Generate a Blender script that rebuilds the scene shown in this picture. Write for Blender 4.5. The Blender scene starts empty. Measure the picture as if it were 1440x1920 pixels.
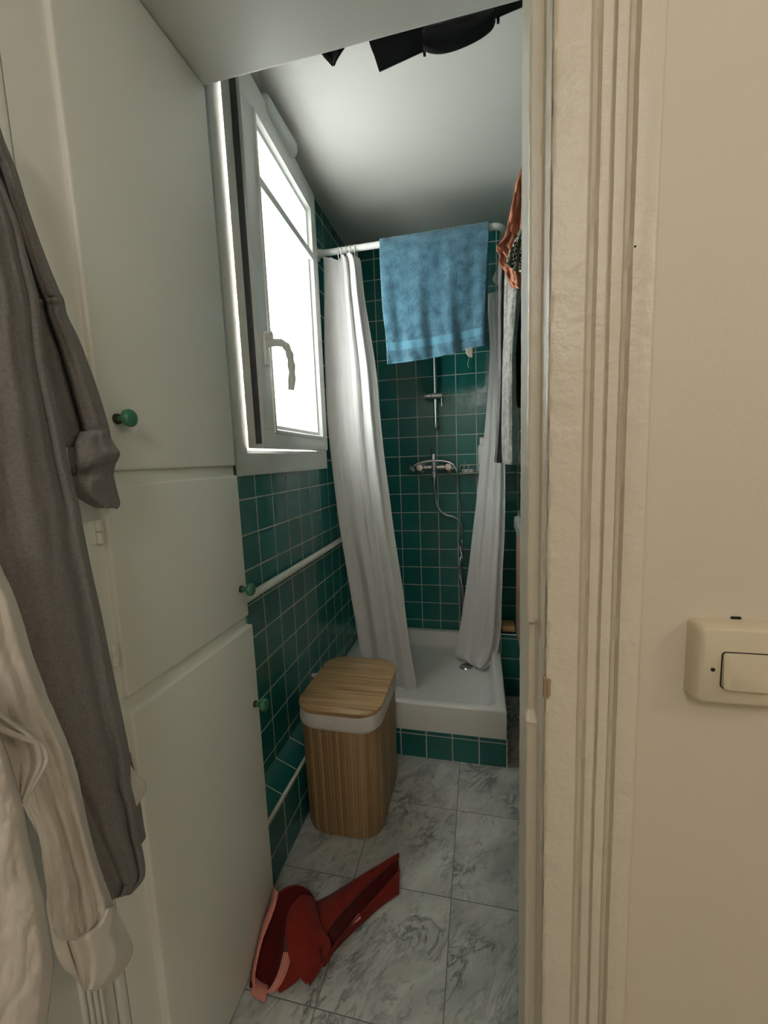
import bpy, bmesh, math, random
from mathutils import Vector, Matrix, noise
random.seed(7)
sc = bpy.context.scene
COL = sc.collection
H = 1.285                                    # eye height of the camera

# ------------------------------------------------------------------ camera
FPX = 785.238
yaw, pitch, roll = 0.228215771, 0.127176748, -0.0377283057
Ry = Matrix(((math.cos(yaw), math.sin(yaw), 0), (-math.sin(yaw), math.cos(yaw), 0), (0, 0, 1)))
Bm = Matrix(((1, 0, 0), (0, 0, -1), (0, 1, 0)))
Rp = Matrix(((1, 0, 0), (0, math.cos(pitch), -math.sin(pitch)), (0, math.sin(pitch), math.cos(pitch))))
Rr = Matrix(((math.cos(roll), -math.sin(roll), 0), (math.sin(roll), math.cos(roll), 0), (0, 0, 1)))
RC = Rr @ Rp @ Bm @ Ry
cam_d = bpy.data.cameras.new('camera')
cam = bpy.data.objects.new('camera', cam_d); COL.objects.link(cam)
m3 = RC.transposed() @ Matrix(((1, 0, 0), (0, -1, 0), (0, 0, -1)))
cam.matrix_world = Matrix.Translation((0, 0, H)) @ m3.to_4x4()
cam_d.sensor_fit = 'VERTICAL'; cam_d.sensor_height = 24.0; cam_d.lens = FPX / 1920 * 24.0
cam_d.clip_start = 0.02
sc.camera = cam

def at(u, v, axis, val):
    """world point on the plane axis=val seen at image position u, v"""
    d = RC.transposed() @ Vector(((u - 720) / FPX, (v - 960) / FPX, 1))
    k = 'XYZ'.index(axis)
    t = ((val - H) if k == 2 else val) / d[k]
    return d * t + Vector((0, 0, H))

# ------------------------------------------------------------------ materials
def srgb(r, g, b):
    f = lambda c: (c / 255 / 12.92) if c <= 10 else ((c / 255 + .055) / 1.055) ** 2.4
    return (f(r), f(g), f(b), 1)

class NT:
    def __init__(s, name):
        s.m = bpy.data.materials.new(name); s.m.use_nodes = True
        s.t = s.m.node_tree; s.n = s.t.nodes; s.b = s.n['Principled BSDF']; s.out = s.n['Material Output']
    def add(s, typ, **kw):
        n = s.n.new(typ)
        for k, v in kw.items():
            if k in n.inputs: n.inputs[k].default_value = v
            else: setattr(n, k, v)
        return n
    def link(s, a, b): s.t.links.new(a, b)
    def math(s, op, a, b=None):
        n = s.n.new('ShaderNodeMath'); n.operation = op
        for i, x in enumerate((a, b)):
            if x is None: continue
            if isinstance(x, (int, float)): n.inputs[i].default_value = x
            else: s.link(x, n.inputs[i])
        return n.outputs[0]
    def mix(s, fac, a, b):
        n = s.n.new('ShaderNodeMix'); n.data_type = 'RGBA'
        for idx, x in ((0, fac), (6, a), (7, b)):
            if isinstance(x, (int, float)): n.inputs[idx].default_value = x
            elif isinstance(x, tuple): n.inputs[idx].default_value = x
            else: s.link(x, n.inputs[idx])
        return n.outputs[2]
    def ramp(s, fac, stops):
        n = s.n.new('ShaderNodeValToRGB'); s.link(fac, n.inputs[0])
        e = n.color_ramp.elements
        while len(e) < len(stops): e.new(.5)
        for q, (p, c) in zip(e, stops): q.position = p; q.color = c
        return n.outputs[0]
    def pos(s): return s.n.new('ShaderNodeNewGeometry').outputs['Position']
    def obj(s): return s.n.new('ShaderNodeTexCoord').outputs['Object']
    def uv(s): return s.n.new('ShaderNodeTexCoord').outputs['UV']
    def noise(s, vec, scale, detail=4, rough=.5, dist=0.0):
        n = s.add('ShaderNodeTexNoise', Scale=scale, Detail=detail, Roughness=rough, Distortion=dist)
        s.link(vec, n.inputs['Vector']); return n
    def bump(s, h, strength=.3, dist=.01, normal=None):
        n = s.add('ShaderNodeBump', Strength=strength, Distance=dist); s.link(h, n.inputs['Height'])
        if normal is not None: s.link(normal, n.inputs['Normal'])
        s.link(n.outputs[0], s.b.inputs['Normal']); return n.outputs[0]
    def mapping(s, vec, scale=(1, 1, 1), loc=(0, 0, 0), rot=(0, 0, 0)):
        n = s.n.new('ShaderNodeMapping')
        n.inputs['Scale'].default_value = scale; n.inputs['Location'].default_value = loc; n.inputs['Rotation'].default_value = rot
        s.link(vec, n.inputs['Vector']); return n.outputs[0]

def plain(name, col, rough=.5, metal=0.0, bscale=None, bstr=.15, bdist=.003, var=.06, spec=.5):
    t = NT(name); b = t.b
    b.inputs['Roughness'].default_value = rough; b.inputs['Metallic'].default_value = metal
    b.inputs['Specular IOR Level'].default_value = spec
    nz = t.noise(t.pos(), 3.0, 3)
    k = 1 - var
    t.link(t.mix(nz.outputs['Fac'], (col[0] * k, col[1] * k, col[2] * k, 1), col), b.inputs['Base Color'])
    if bscale:
        t.bump(t.noise(t.pos(), bscale, 5, .6).outputs['Fac'], bstr, bdist)
    return t.m

def painted(name, col, rough=.45, fine=60, fstr=.12, big=7, bigd=.004):
    """old brush-painted plaster or wood: fine grain over soft lumps, a few chips"""
    t = NT(name); b = t.b
    b.inputs['Roughness'].default_value = rough
    p = t.pos()
    a = t.noise(p, fine, 4, .6).outputs['Fac']; g = t.noise(p, big, 2).outputs['Fac']
    h = t.math('ADD', t.math('MULTIPLY', a, .35), g)
    t.bump(h, fstr, bigd)
    nz = t.noise(p, 2.2, 4)
    t.link(t.mix(nz.outputs['Fac'], tuple(c * .93 for c in col[:3]) + (1,), col), b.inputs['Base Color'])
    return t.m

def cloth_mat(name, col, col2=None, wscale=900, bstr=.3, bdist=.001, rough=.9, sheen=.15, trans=0.0, wr=30, mottled=8):
    t = NT(name); b = t.b
    b.inputs['Roughness'].default_value = rough; b.inputs['Sheen Weight'].default_value = sheen
    b.inputs['Specular IOR Level'].default_value = .15
    p = t.pos()
    c2 = col2 or tuple(c * .8 for c in col[:3]) + (1,)
    f = t.noise(p, mottled, 5, .6).outputs['Fac']
    t.link(t.mix(t.ramp(f, [(.35, (0, 0, 0, 1)), (.65, (1, 1, 1, 1))]), c2, col), b.inputs['Base Color'])
    h = t.math('ADD', t.math('MULTIPLY', t.noise(p, wscale, 2).outputs['Fac'], .35), t.noise(p, wr, 4, .55).outputs['Fac'])
    t.bump(h, bstr, bdist * 4)
    if trans:
        tr = t.add('ShaderNodeBsdfTranslucent'); tr.inputs['Color'].default_value = col
        mx = t.n.new('ShaderNodeMixShader'); mx.inputs[0].default_value = trans
        t.link(b.outputs[0], mx.inputs[1]); t.link(tr.outputs[0], mx.inputs[2]); t.link(mx.outputs[0], t.out.inputs[0])
    return t.m

def tile_mat(name, ua, va, uo, vo, pitch=.11, pv=None, waves=.25):
    """hand-glazed square green wall tiles with pale grout, laid on two world axes"""
    t = NT(name); b = t.b
    sep = t.n.new('ShaderNodeSeparateXYZ'); t.link(t.pos(), sep.inputs[0])
    cmb = t.n.new('ShaderNodeCombineXYZ')
    t.link(t.math('SUBTRACT', sep.outputs[ua], uo), cmb.inputs[0])
    t.link(t.math('SUBTRACT', sep.outputs[va], vo), cmb.inputs[1])
    br = t.add('ShaderNodeTexBrick', Scale=1.0, offset=0.0, squash=1.0)
    br.inputs['Mortar Size'].default_value = .0025; br.inputs['Mortar Smooth'].default_value = .15
    br.inputs['Brick Width'].default_value = pitch; br.inputs['Row Height'].default_value = pv or pitch
    br.inputs['Color1'].default_value = srgb(28, 106, 102); br.inputs['Color2'].default_value = srgb(40, 120, 114)
    br.inputs['Mortar'].default_value = srgb(190, 206, 196)
    t.link(cmb.outputs[0], br.inputs['Vector'])
    blot = t.noise(t.pos(), 9, 4).outputs['Fac']
    c = t.mix(t.math('MULTIPLY', blot, .45), br.outputs['Color'], srgb(18, 84, 86))
    c = t.mix(br.outputs['Fac'], c, srgb(186, 202, 192))
    t.link(c, b.inputs['Base Color'])
    t.link(t.math('ADD', t.math('MULTIPLY', br.outputs['Fac'], .6), .17), b.inputs['Roughness'])
    w = t.noise(t.pos(), 16, 2).outputs['Fac']
    n1 = t.bump(w, waves, .006)
    n2 = t.bump(t.math('SUBTRACT', 1.0, br.outputs['Fac']), .5, .0015, n1)
    return t.m

def marble_mat():
    t = NT('marble_floor_tile'); b = t.b
    p = t.pos()
    br = t.add('ShaderNodeTexBrick', Scale=1.0, offset=0.0, squash=1.0)
    br.inputs['Mortar Size'].default_value = .0012; br.inputs['Mortar Smooth'].default_value = .2
    br.inputs['Brick Width'].default_value = .2985; br.inputs['Row Height'].default_value = .313
    br.inputs['Color1'].default_value = (0, 0, 0, 1); br.inputs['Color2'].default_value = (1, 1, 1, 1)
    t.link(t.mapping(p, loc=(.0925 + 3 * .2985, -1.0805 + 4 * .313, 0)), br.inputs['Vector'])
    # every slab shifts the veining, so the slabs do not match at the joints
    off = t.n.new('ShaderNodeVectorMath'); off.operation = 'SCALE'
    t.link(br.outputs['Color'], off.inputs[0]); off.inputs['Scale'].default_value = 9.0
    ad = t.n.new('ShaderNodeVectorMath'); ad.operation = 'ADD'
    t.link(p, ad.inputs[0]); t.link(off.outputs[0], ad.inputs[1])
    q = t.mapping(t.mapping(ad.outputs[0], rot=(0, 0, math.radians(-52))), scale=(1, 2.0, 1))
    big = t.noise(q, 5.5, 8, .62, .6).outputs['Fac']
    fine = t.noise(q, 20, 9, .72, 1.0).outputs['Fac']
    rid = t.math('ABSOLUTE', t.math('SUBTRACT', t.noise(q, 5.0, 8, .66, .8).outputs['Fac'], .5))
    vein = t.ramp(rid, [(0.0, (1, 1, 1, 1)), (.010, (.55, .55, .55, 1)), (.04, (0, 0, 0, 1))])
    brk = t.ramp(t.noise(p, 4.0, 3).outputs['Fac'], [(.42, (0, 0, 0, 1)), (.6, (1, 1, 1, 1))])
    base = t.mix(t.ramp(big, [(.3, (0, 0, 0, 1)), (.68, (1, 1, 1, 1))]), srgb(160, 162, 157), srgb(212, 213, 207))
    base = t.mix(t.ramp(fine, [(.30, (1, 1, 1, 1)), (.46, (0, 0, 0, 1))]), base, srgb(126, 130, 127))
    vv = t.math('MULTIPLY', t.math('MULTIPLY', vein, brk), .95)
    base = t.mix(vv, base, srgb(72, 76, 77))
    c = t.mix(br.outputs['Fac'], base, srgb(92, 95, 92))
    t.link(c, b.inputs['Base Color'])
    b.inputs['Roughness'].default_value = .34
    t.bump(t.math('SUBTRACT', 1.0, br.outputs['Fac']), .3, .001)
    return t.m

def wood_mat(name, c1, c2, axis, scale=14, stretch=14, rough=.5, plank=None):
    t = NT(name); b = t.b
    s = [stretch, stretch, stretch]; s['XYZ'.index(axis)] = 1.0
    q = t.mapping(t.pos(), scale=tuple(s))
    f = t.noise(q, scale / 4, 6, .6, .4).outputs['Fac']
    t.link(t.mix(t.ramp(f, [(.35, (0, 0, 0, 1)), (.65, (1, 1, 1, 1))]), c1, c2), b.inputs['Base Color'])
    b.inputs['Roughness'].default_value = rough
    t.bump(f, .15, .001)
    return t.m

def slat_mat():
    t = NT('bamboo_slats'); b = t.b
    sep = t.n.new('ShaderNodeSeparateXYZ'); t.link(t.uv(), sep.inputs[0])
    u = t.math('MULTIPLY', sep.outputs[0], 1 / .0105)
    fl = t.math('FLOOR', u); fr = t.math('SUBTRACT', u, fl)
    wn = t.n.new('ShaderNodeTexWhiteNoise'); wn.noise_dimensions = '1D'; t.link(fl, wn.inputs['W'])
    grain = t.noise(t.mapping(t.pos(), scale=(40, 40, 2)), 4, 5, .6).outputs['Fac']
    c = t.mix(wn.outputs['Value'], srgb(146, 116, 78), srgb(190, 158, 114))
    c = t.mix(t.math('MULTIPLY', grain, .4), c, srgb(124, 96, 62))
    groove = t.math('PINGPONG', fr, .5)
    gm = t.ramp(groove, [(.0, (1, 1, 1, 1)), (.1, (0, 0, 0, 1))])
    t.link(t.mix(t.math('MULTIPLY', gm, .6), c, srgb(88, 62, 34)), b.inputs['Base Color'])
    b.inputs['Roughness'].default_value = .5
    t.bump(t.ramp(groove, [(.0, (0, 0, 0, 1)), (.35, (1, 1, 1, 1))]), .6, .0015)
    return t.m

def glass_frosted():
    t = NT('frosted_window_glass')
    tr = t.add('ShaderNodeBsdfTranslucent'); tr.inputs['Color'].default_value = (.93, .96, .95, 1)
    g = t.add('ShaderNodeBsdfGlossy'); g.inputs['Roughness'].default_value = .2
    nz = t.noise(t.pos(), 220, 2).outputs['Fac']
    bp = t.add('ShaderNodeBump', Strength=.2, Distance=.001); t.link(nz, bp.inputs['Height'])
    t.link(bp.outputs[0], g.inputs['Normal'])
    mx = t.n.new('ShaderNodeMixShader'); mx.inputs[0].default_value = .05
    t.link(tr.outputs[0], mx.inputs[1]); t.link(g.outputs[0], mx.inputs[2]); t.link(mx.outputs[0], t.out.inputs[0])
    return t.m

def clear_plastic():
    t = NT('clear_plastic'); b = t.b
    b.inputs['Base Color'].default_value = (.75, .8, .8, 1); b.inputs['Transmission Weight'].default_value = .85
    b.inputs['Roughness'].default_value = .12
    return t.m

M = dict(
    wallwarm=painted('warm_cream_wall_paint', srgb(212, 202, 184), .5, 170, .3, 9, .003),
    trimwarm=painted('thick_cream_gloss_paint', srgb(214, 205, 187), .35, 130, .6, 26, .005),
    cab=painted('greenish_white_cupboard_paint', srgb(218, 218, 209), .38, 150, .12, 6, .002),
    doorp=painted('pale_grey_white_door_paint', srgb(206, 206, 198), .4, 120, .1, 6, .0015),
    ceil=painted('white_ceiling_paint', srgb(206, 203, 197), .7, 90, .06, 5, .002),
    soffit=painted('glossy_white_soffit_paint', srgb(214, 212, 206), .4, 60, .08, 5, .002),
    pvc=plain('white_window_plastic', srgb(226, 226, 222), .28),
    metal=plain('dark_window_hardware', srgb(96, 97, 98), .4, .5, 40, .4),
    chrome=plain('brushed_chrome', srgb(222, 222, 222), .24, 1.0, var=.15),
    steel=plain('dull_steel', srgb(196, 197, 197), .38, 1.0),
    green=plain('green_porcelain', srgb(58, 118, 88), .15),
    brown=plain('brown_knob_base', srgb(52, 38, 24), .5),
    ceramic=plain('white_glazed_ceramic', srgb(226, 227, 222), .16, var=.03),
    white=plain('white_enamel_paint', srgb(232, 232, 228), .3, var=.03),
    switch=plain('aged_ivory_plastic', srgb(205, 194, 168), .35, bscale=400, bstr=.05, bdist=.001),
    black=plain('black_hole', srgb(10, 9, 8), .8),
    woodchip=wood_mat('bare_chipped_wood', srgb(120, 100, 76), srgb(170, 148, 116), 'Z', 60, 20, .8),
    bamboo=wood_mat('bamboo_lid', srgb(150, 116, 76), srgb(200, 166, 120), 'X', 14, 30, .36),
    vanity=wood_mat('light_brown_cabinet_wood', srgb(150, 112, 84), srgb(176, 136, 104), 'Z', 14, 14, .5),
    soap=plain('tan_soap', srgb(206, 168, 104), .5, bscale=60, bstr=.3),
    slats=slat_mat(), glass=glass_frosted(), clear=clear_plastic(), marble=marble_mat(),
    tile_left=tile_mat('green_tiles_left', 1, 2, .0072 - 3 * .1105, .0766 - .11 * 3, .1105, .10995, .35),
    tile_back=tile_mat('green_tiles_back', 0, 2, -.1283 - 10 * .1102, 1.291 - 20 * .1098, .1102, .1098, .22),
    tile_base=tile_mat('green_tiles_plinth', 0, 2, .0975 - 20 * .1105, .105 - .11 * 5, .1105, .11, .2),
    tile_ledge=tile_mat('green_tiles_ledge', 1, 2, 1.222 - 5 * .1105, .205 - .11 * 3, .1105, .11, .2),
    tile_top=tile_mat('green_tiles_ledge_top', 1, 0, 1.222 - 5 * .1105, -.6265 - .11 * 3, .1105, .11, .2),
    tile_bench=tile_mat('green_tiles_bench', 0, 2, .098 - 5 * .1105, .323 - .11 * 5, .1105, .11, .2),
    grey=cloth_mat('grey_marl_jersey', srgb(126, 123, 120), srgb(110, 108, 106), 1500, .3, .0006, .95, .1, wr=45, mottled=260),
    shirt=cloth_mat('white_crinkled_cotton', srgb(226, 219, 209), srgb(206, 198, 188), 1200, .35, .0012, .9, .1, .12, wr=60, mottled=12),
    cuff=cloth_mat('white_cuff_cotton', srgb(228, 222, 214), srgb(216, 210, 202), 1400, .3, .0008, .9, .1, .1, wr=20, mottled=12),
    tag=cloth_mat('white_care_tag', srgb(214, 208, 200), srgb(196, 190, 184), 600, .1, .0005, .8),
    tagdark=cloth_mat('worn_woven_tag', srgb(150, 142, 134), srgb(130, 122, 114), 600, .1, .0005, .8),
    curtain=cloth_mat('white_shower_curtain_fabric', srgb(241, 239, 238), srgb(235, 233, 232), 1200, .22, .0018, .6, .05, .28, wr=11, mottled=5),
    towel=cloth_mat('blue_terry', srgb(76, 120, 138), srgb(46, 88, 108), 420, .95, .0022, 1.0, .35, wr=160, mottled=26),
    towelband=cloth_mat('blue_flat_woven_border', srgb(84, 128, 146), srgb(74, 118, 138), 500, .5, .0008, .9, .2, wr=240, mottled=160),
    coral=cloth_mat('coral_crumpled_cotton', srgb(216, 148, 116), srgb(196, 122, 92), 1000, .8, .003, .9, .2, .15, wr=34, mottled=20),
    linen=cloth_mat('light_grey_linen', srgb(196, 192, 186), srgb(150, 147, 142), 1300, .9, .0028, .9, .1, wr=36, mottled=60),
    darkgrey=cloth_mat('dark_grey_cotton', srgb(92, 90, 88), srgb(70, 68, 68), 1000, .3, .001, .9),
    blackcloth=cloth_mat('black_cloth', srgb(26, 27, 30), srgb(18, 19, 22), 700, .3, .001, .95),
    red=cloth_mat('red_canvas', srgb(132, 42, 32), srgb(116, 34, 26), 900, .35, .0012, .9, .1, wr=16, mottled=10),
    redin_shade=cloth_mat('dark_red_lining_and_fold_shade', srgb(88, 22, 20), srgb(76, 18, 16), 900, .3, .0012, .9),
)
def stripes(name, c1, c2, scale, rot):
    t = NT(name)
    w = t.add('ShaderNodeTexWave', Scale=scale, Distortion=0.0); t.link(t.mapping(t.pos(), rot=rot), w.inputs['Vector'])
    t.link(t.mix(t.ramp(w.outputs['Fac'], [(.4, (0, 0, 0, 1)), (.6, (1, 1, 1, 1))]), c1, c2), t.b.inputs['Base Color'])
    t.b.inputs['Roughness'].default_value = .9
    return t.m
M['pink'] = stripes('pink_striped_webbing', srgb(190, 104, 92), srgb(214, 150, 138), 75, (0, 0, .5))
def check_mat():
    t = NT('black_white_print')
    v = t.add('ShaderNodeTexChecker', Scale=95.0); v.inputs['Color1'].default_value = srgb(206, 200, 186); v.inputs['Color2'].default_value = srgb(24, 24, 24)
    t.link(t.mapping(t.pos(), rot=(.5, .3, .7)), v.inputs['Vector'])
    w = t.add('ShaderNodeTexWave', Scale=14.0, Distortion=2.0); t.link(t.pos(), w.inputs['Vector'])
    t.link(t.mix(t.ramp(w.outputs['Fac'], [(.72, (0, 0, 0, 1)), (.8, (1, 1, 1, 1))]), v.outputs[0], srgb(92, 88, 70)), t.b.inputs['Base Color'])
    t.b.inputs['Roughness'].default_value = .95
    return t.m
M['print'] = check_mat()
def brick_ext():
    t = NT('dark_outside_brick')
    br = t.add('ShaderNodeTexBrick', Scale=1.0); br.inputs['Brick Width'].default_value = .22; br.inputs['Row Height'].default_value = .07
    br.inputs['Mortar Size'].default_value = .008
    br.inputs['Color1'].default_value = srgb(96, 86, 80); br.inputs['Color2'].default_value = srgb(120, 106, 96); br.inputs['Mortar'].default_value = srgb(160, 156, 150)
    sep = t.n.new('ShaderNodeSeparateXYZ'); t.link(t.pos(), sep.inputs[0]); cb = t.n.new('ShaderNodeCombineXYZ')
    t.link(sep.outputs[0], cb.inputs[0]); t.link(sep.outputs[2], cb.inputs[1]); t.link(cb.outputs[0], br.inputs['Vector'])
    t.link(br.outputs['Color'], t.b.inputs['Base Color']); t.b.inputs['Roughness'].default_value = .9
    return t.m
M['brick'] = brick_ext()

# ------------------------------------------------------------------ mesh helpers
def thing(name, label, cat, loc=(0, 0, 0), group=None):
    o = bpy.data.objects.new(name, None); COL.objects.link(o); o.location = loc
    o.empty_display_size = .05
    o['label'] = label; o['category'] = cat
    if group: o['group'] = group
    return o
def tag(o, label, cat, group=None):
    o['label'] = label; o['category'] = cat
    if group: o['group'] = group
    return o
def base_of(o):
    v = Vector((0, 0, 0))
    while o is not None: v += o.location; o = o.parent
    return v
def link(name, bm, mats, parent=None, smooth=35, label=None, structure=False, solid=None, sub=0, origin=None):
    if not isinstance(mats, (list, tuple)): mats = [mats]
    bmesh.ops.recalc_face_normals(bm, faces=bm.faces)
    me = bpy.data.meshes.new(name)
    o = bpy.data.objects.new(name, me); COL.objects.link(o)
    off = base_of(parent) if parent is not None else Vector(origin or (0, 0, 0))
    if parent is not None: o.parent = parent
    else: o.location = off
    for v in bm.verts: v.co -= off
    bm.to_mesh(me); bm.free()
    for m in mats: me.materials.append(m)
    if smooth:
        for p in me.polygons: p.use_smooth = True
        if smooth < 180: me.set_sharp_from_angle(angle=math.radians(smooth))
    if solid:
        md = o.modifiers.new('thickness', 'SOLIDIFY'); md.thickness = solid; md.offset = 0
    if sub:
        md = o.modifiers.new('smooth', 'SUBSURF'); md.levels = sub; md.render_levels = sub
    if label: o['label'] = label
    if structure: o['kind'] = 'structure'
    return o
def box(bm, x0, x1, y0, y1, z0, z1, bev=0, seg=2, mi=0):
    vs = [bm.verts.new((x, y, z)) for x in (x0, x1) for y in (y0, y1) for z in (z0, z1)]
    fs = [bm.faces.new([vs[i] for i in f]) for f in ((0, 1, 3, 2), (4, 6, 7, 5), (0, 4, 5, 1), (2, 3, 7, 6), (0, 2, 6, 4), (1, 5, 7, 3))]
    for f in fs: f.material_index = mi
    if bev:
        es = list({e for f in fs for e in f.edges})
        r = bmesh.ops.bevel(bm, geom=es, offset=bev, segments=seg, profile=.6, affect='EDGES')
        for f in r['faces']: f.material_index = mi
    return bm
def nb(*a, **k): return box(bmesh.new(), *a, **k)
def tube(bm, pts, r, n=12, cap=True):
    pts = [Vector(p) for p in pts]; rs = r if isinstance(r, (list, tuple)) else [r] * len(pts)
    rings = []; prev = None
    for i, p in enumerate(pts):
        d = (pts[min(i + 1, len(pts) - 1)] - pts[max(i - 1, 0)]).normalized()
        if prev is None:
            a = Vector((0, 0, 1)) if abs(d.z) < .9 else Vector((1, 0, 0))
        else: a = prev
        a = (a - d * a.dot(d)).normalized(); b = d.cross(a); prev = a
        rings.append([bm.verts.new(p + (a * math.cos(t) + b * math.sin(t)) * rs[i]) for t in (2 * math.pi * k / n for k in range(n))])
    for r0, r1 in zip(rings, rings[1:]):
        for k in range(n): bm.faces.new((r0[k], r0[(k + 1) % n], r1[(k + 1) % n], r1[k]))
    if cap:
        bm.faces.new(rings[0]); bm.faces.new(rings[-1])
    return bm
def lathe(bm, prof, o, axis, n=28):
    """prof: (distance along axis, radius)"""
    o = Vector(o); ax = Vector(axis).normalized()
    a = Vector((0, 0, 1)) if abs(ax.z) < .9 else Vector((1, 0, 0)); a = (a - ax * a.dot(ax)).normalized(); b = ax.cross(a)
    rings = []
    for d, r in prof:
        if r < 1e-5: rings.append([bm.verts.new(o + ax * d)])
        else: rings.append([bm.verts.new(o + ax * d + (a * math.cos(t) + b * math.sin(t)) * r) for t in (2 * math.pi * k / n for k in range(n))])
    for r0, r1 in zip(rings, rings[1:]):
        for k in range(n):
            k2 = (k + 1) % n
            if len(r0) == 1 and len(r1) == 1: break
            if len(r0) == 1: bm.faces.new((r0[0], r1[k], r1[k2]))
            elif len(r1) == 1: bm.faces.new((r0[k], r0[k2], r1[0]))
            else: bm.faces.new((r0[k], r0[k2], r1[k2], r1[k]))
    for rr in (rings[0], rings[-1]):
        if len(rr) > 1: bm.faces.new(rr)
    return bm
def spline(pts, per=8):
    """Catmull-Rom through the points"""
    P = [Vector(p) for p in pts]; out = []
    for i in range(len(P) - 1):
        p0, p1, p2, p3 = P[max(i - 1, 0)], P[i], P[i + 1], P[min(i + 2, len(P) - 1)]
        for k in range(per):
            t = k / per
            out.append(.5 * ((2 * p1) + (p2 - p0) * t + (2 * p0 - 5 * p1 + 4 * p2 - p3) * t * t + (3 * p1 - p0 - 3 * p2 + p3) * t ** 3))
    out.append(P[-1]); return out
def curve1(ctrl):
    """smooth function through (x, y) control points"""
    def f(x):
        if x <= ctrl[0][0]: return ctrl[0][1]
        for (a, ya), (b, yb) in zip(ctrl, ctrl[1:]):
            if x <= b:
                t = (x - a) / (b - a); t = t * t * (3 - 2 * t); return ya + (yb - ya) * t
        return ctrl[-1][1]
    return f
def rrect(x0, x1, y0, y1, r, n=8):
    pts = []
    for cx, cy, a0 in ((x1 - r, y1 - r, 0), (x0 + r, y1 - r, 90), (x0 + r, y0 + r, 180), (x1 - r, y0 + r, 270)):
        for k in range(n + 1):
            a = math.radians(a0 + 90 * k / n); pts.append((cx + r * math.cos(a), cy + r * math.sin(a)))
    return pts
def loft(bm, loops, cap0=True, cap1=True, uv=None, mi=0):
    rings = [[bm.verts.new(p) for p in lp] for lp in loops]
    n = len(rings[0]); lay = bm.loops.layers.uv.verify() if uv else None
    per = [0.0]
    for k in range(n): per.append(per[-1] + (Vector(loops[0][(k + 1) % n]) - Vector(loops[0][k])).length)
    for a, b in zip(rings, rings[1:]):
        for k in range(n):
            f = bm.faces.new((a[k], a[(k + 1) % n], b[(k + 1) % n], b[k])); f.material_index = mi
            if uv:
                for l, (uu, vv) in zip(f.loops, ((per[k], 0), (per[k + 1], 0), (per[k + 1], 1), (per[k], 1))): l[lay].uv = (uu, vv)
    if cap0: bm.faces.new(rings[0]).material_index = mi
    if cap1: bm.faces.new(rings[-1]).material_index = mi
    return bm
def sheet(bm, rows, nu, nv, fn, mi=None):
    """a cloth grid: rows = outline as (uL, vL, uR, vR) in order down the cloth; fn(s, t, u, v) -> world point"""
    L = spline([(r[0], r[1], 0) for r in rows], 10); R = spline([(r[2], r[3], 0) for r in rows], 10)
    def pick(S, t):
        x = t * (len(S) - 1); i = min(int(x), len(S) - 2); return S[i].lerp(S[i + 1], x - i)
    g = []
    for j in range(nv + 1):
        t = j / nv; a = pick(L, t); b = pick(R, t); line = []
        for i in range(nu + 1):
            s = i / nu; q = a.lerp(b, s); line.append(bm.verts.new(fn(s, t, q.x, q.y)))
        g.append(line)
    for j in range(nv):
        for i in range(nu):
            f = bm.faces.new((g[j][i], g[j][i + 1], g[j + 1][i + 1], g[j + 1][i]))
            if mi: f.material_index = mi((i + .5) / nu, (j + .5) / nv)
    return bm
def nz(*a): return noise.noise(Vector(a))

# ------------------------------------------------------------------ room shell
CE = 2.44; XL = -.707; DB = 2.43; YB = .92; SOF = 2.106
# floor
link('floor', nb(-1.3, 1.7, -1.7, 2.75, -.1, 0), M['marble'], structure=True, smooth=0)
# left wall with the window opening (tiles)
WY0, WY1, WZ0, WZ1 = 1.135, 1.835, 1.275, 2.40
bm = bmesh.new()
box(bm, XL - .22, XL, YB, DB + .2, -.1, WZ0); box(bm, XL - .22, XL, YB, DB + .2, WZ1, CE + .15)
box(bm, XL - .22, XL, YB, WY0, WZ0, WZ1); box(bm, XL - .22, XL, WY1, DB + .2, WZ0, WZ1)
link('wall_left', bm, M['tile_left'], structure=True, smooth=0)
# back wall: tiles, painted strip above the last course
link('wall_back', nb(XL - .22, .95, DB, DB + .2, -.1, CE + .1), M['tile_back'], structure=True, smooth=0)
link('ceiling', nb(XL - .1, .95, YB - .05, DB + .1, CE, CE + .12), M['ceil'], structure=True, smooth=0)
link('wall_right', nb(.72, .9, .5, DB + .1, -.1, CE + .1), M['tile_left'], structure=True, smooth=0)
# partition between hall and bathroom (right of the doorway)
link('wall_front', nb(  .17, 1.7, .512, .664, -.1, 2.6), M['wallwarm'], structure=True, smooth=0)
# lowered soffit / loft over the passage
link('ceiling_soffit', nb(-1.25, .72, .5, YB, SOF, 2.6, .003), M['soffit'], structure=True, smooth=0)
# hall behind the camera
link('wall_hall_left', nb(-1.25, -.64, -1.7, .47, -.1, 2.6), M['wallwarm'], structure=True, smooth=0)
link('wall_hall_back', nb(-1.25, 1.7, -1.7, -1.55, -.1, 2.6), M['wallwarm'], structure=True, smooth=0)
link('wall_hall_right', nb(1.5, 1.7, -1.7, .55, -.1, 2.6), M['wallwarm'], structure=True, smooth=0)
link('ceiling_hall', nb(-1.25, 1.7, -1.7, .5, 2.5, 2.6), M['ceil'], structure=True, smooth=0)

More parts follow.
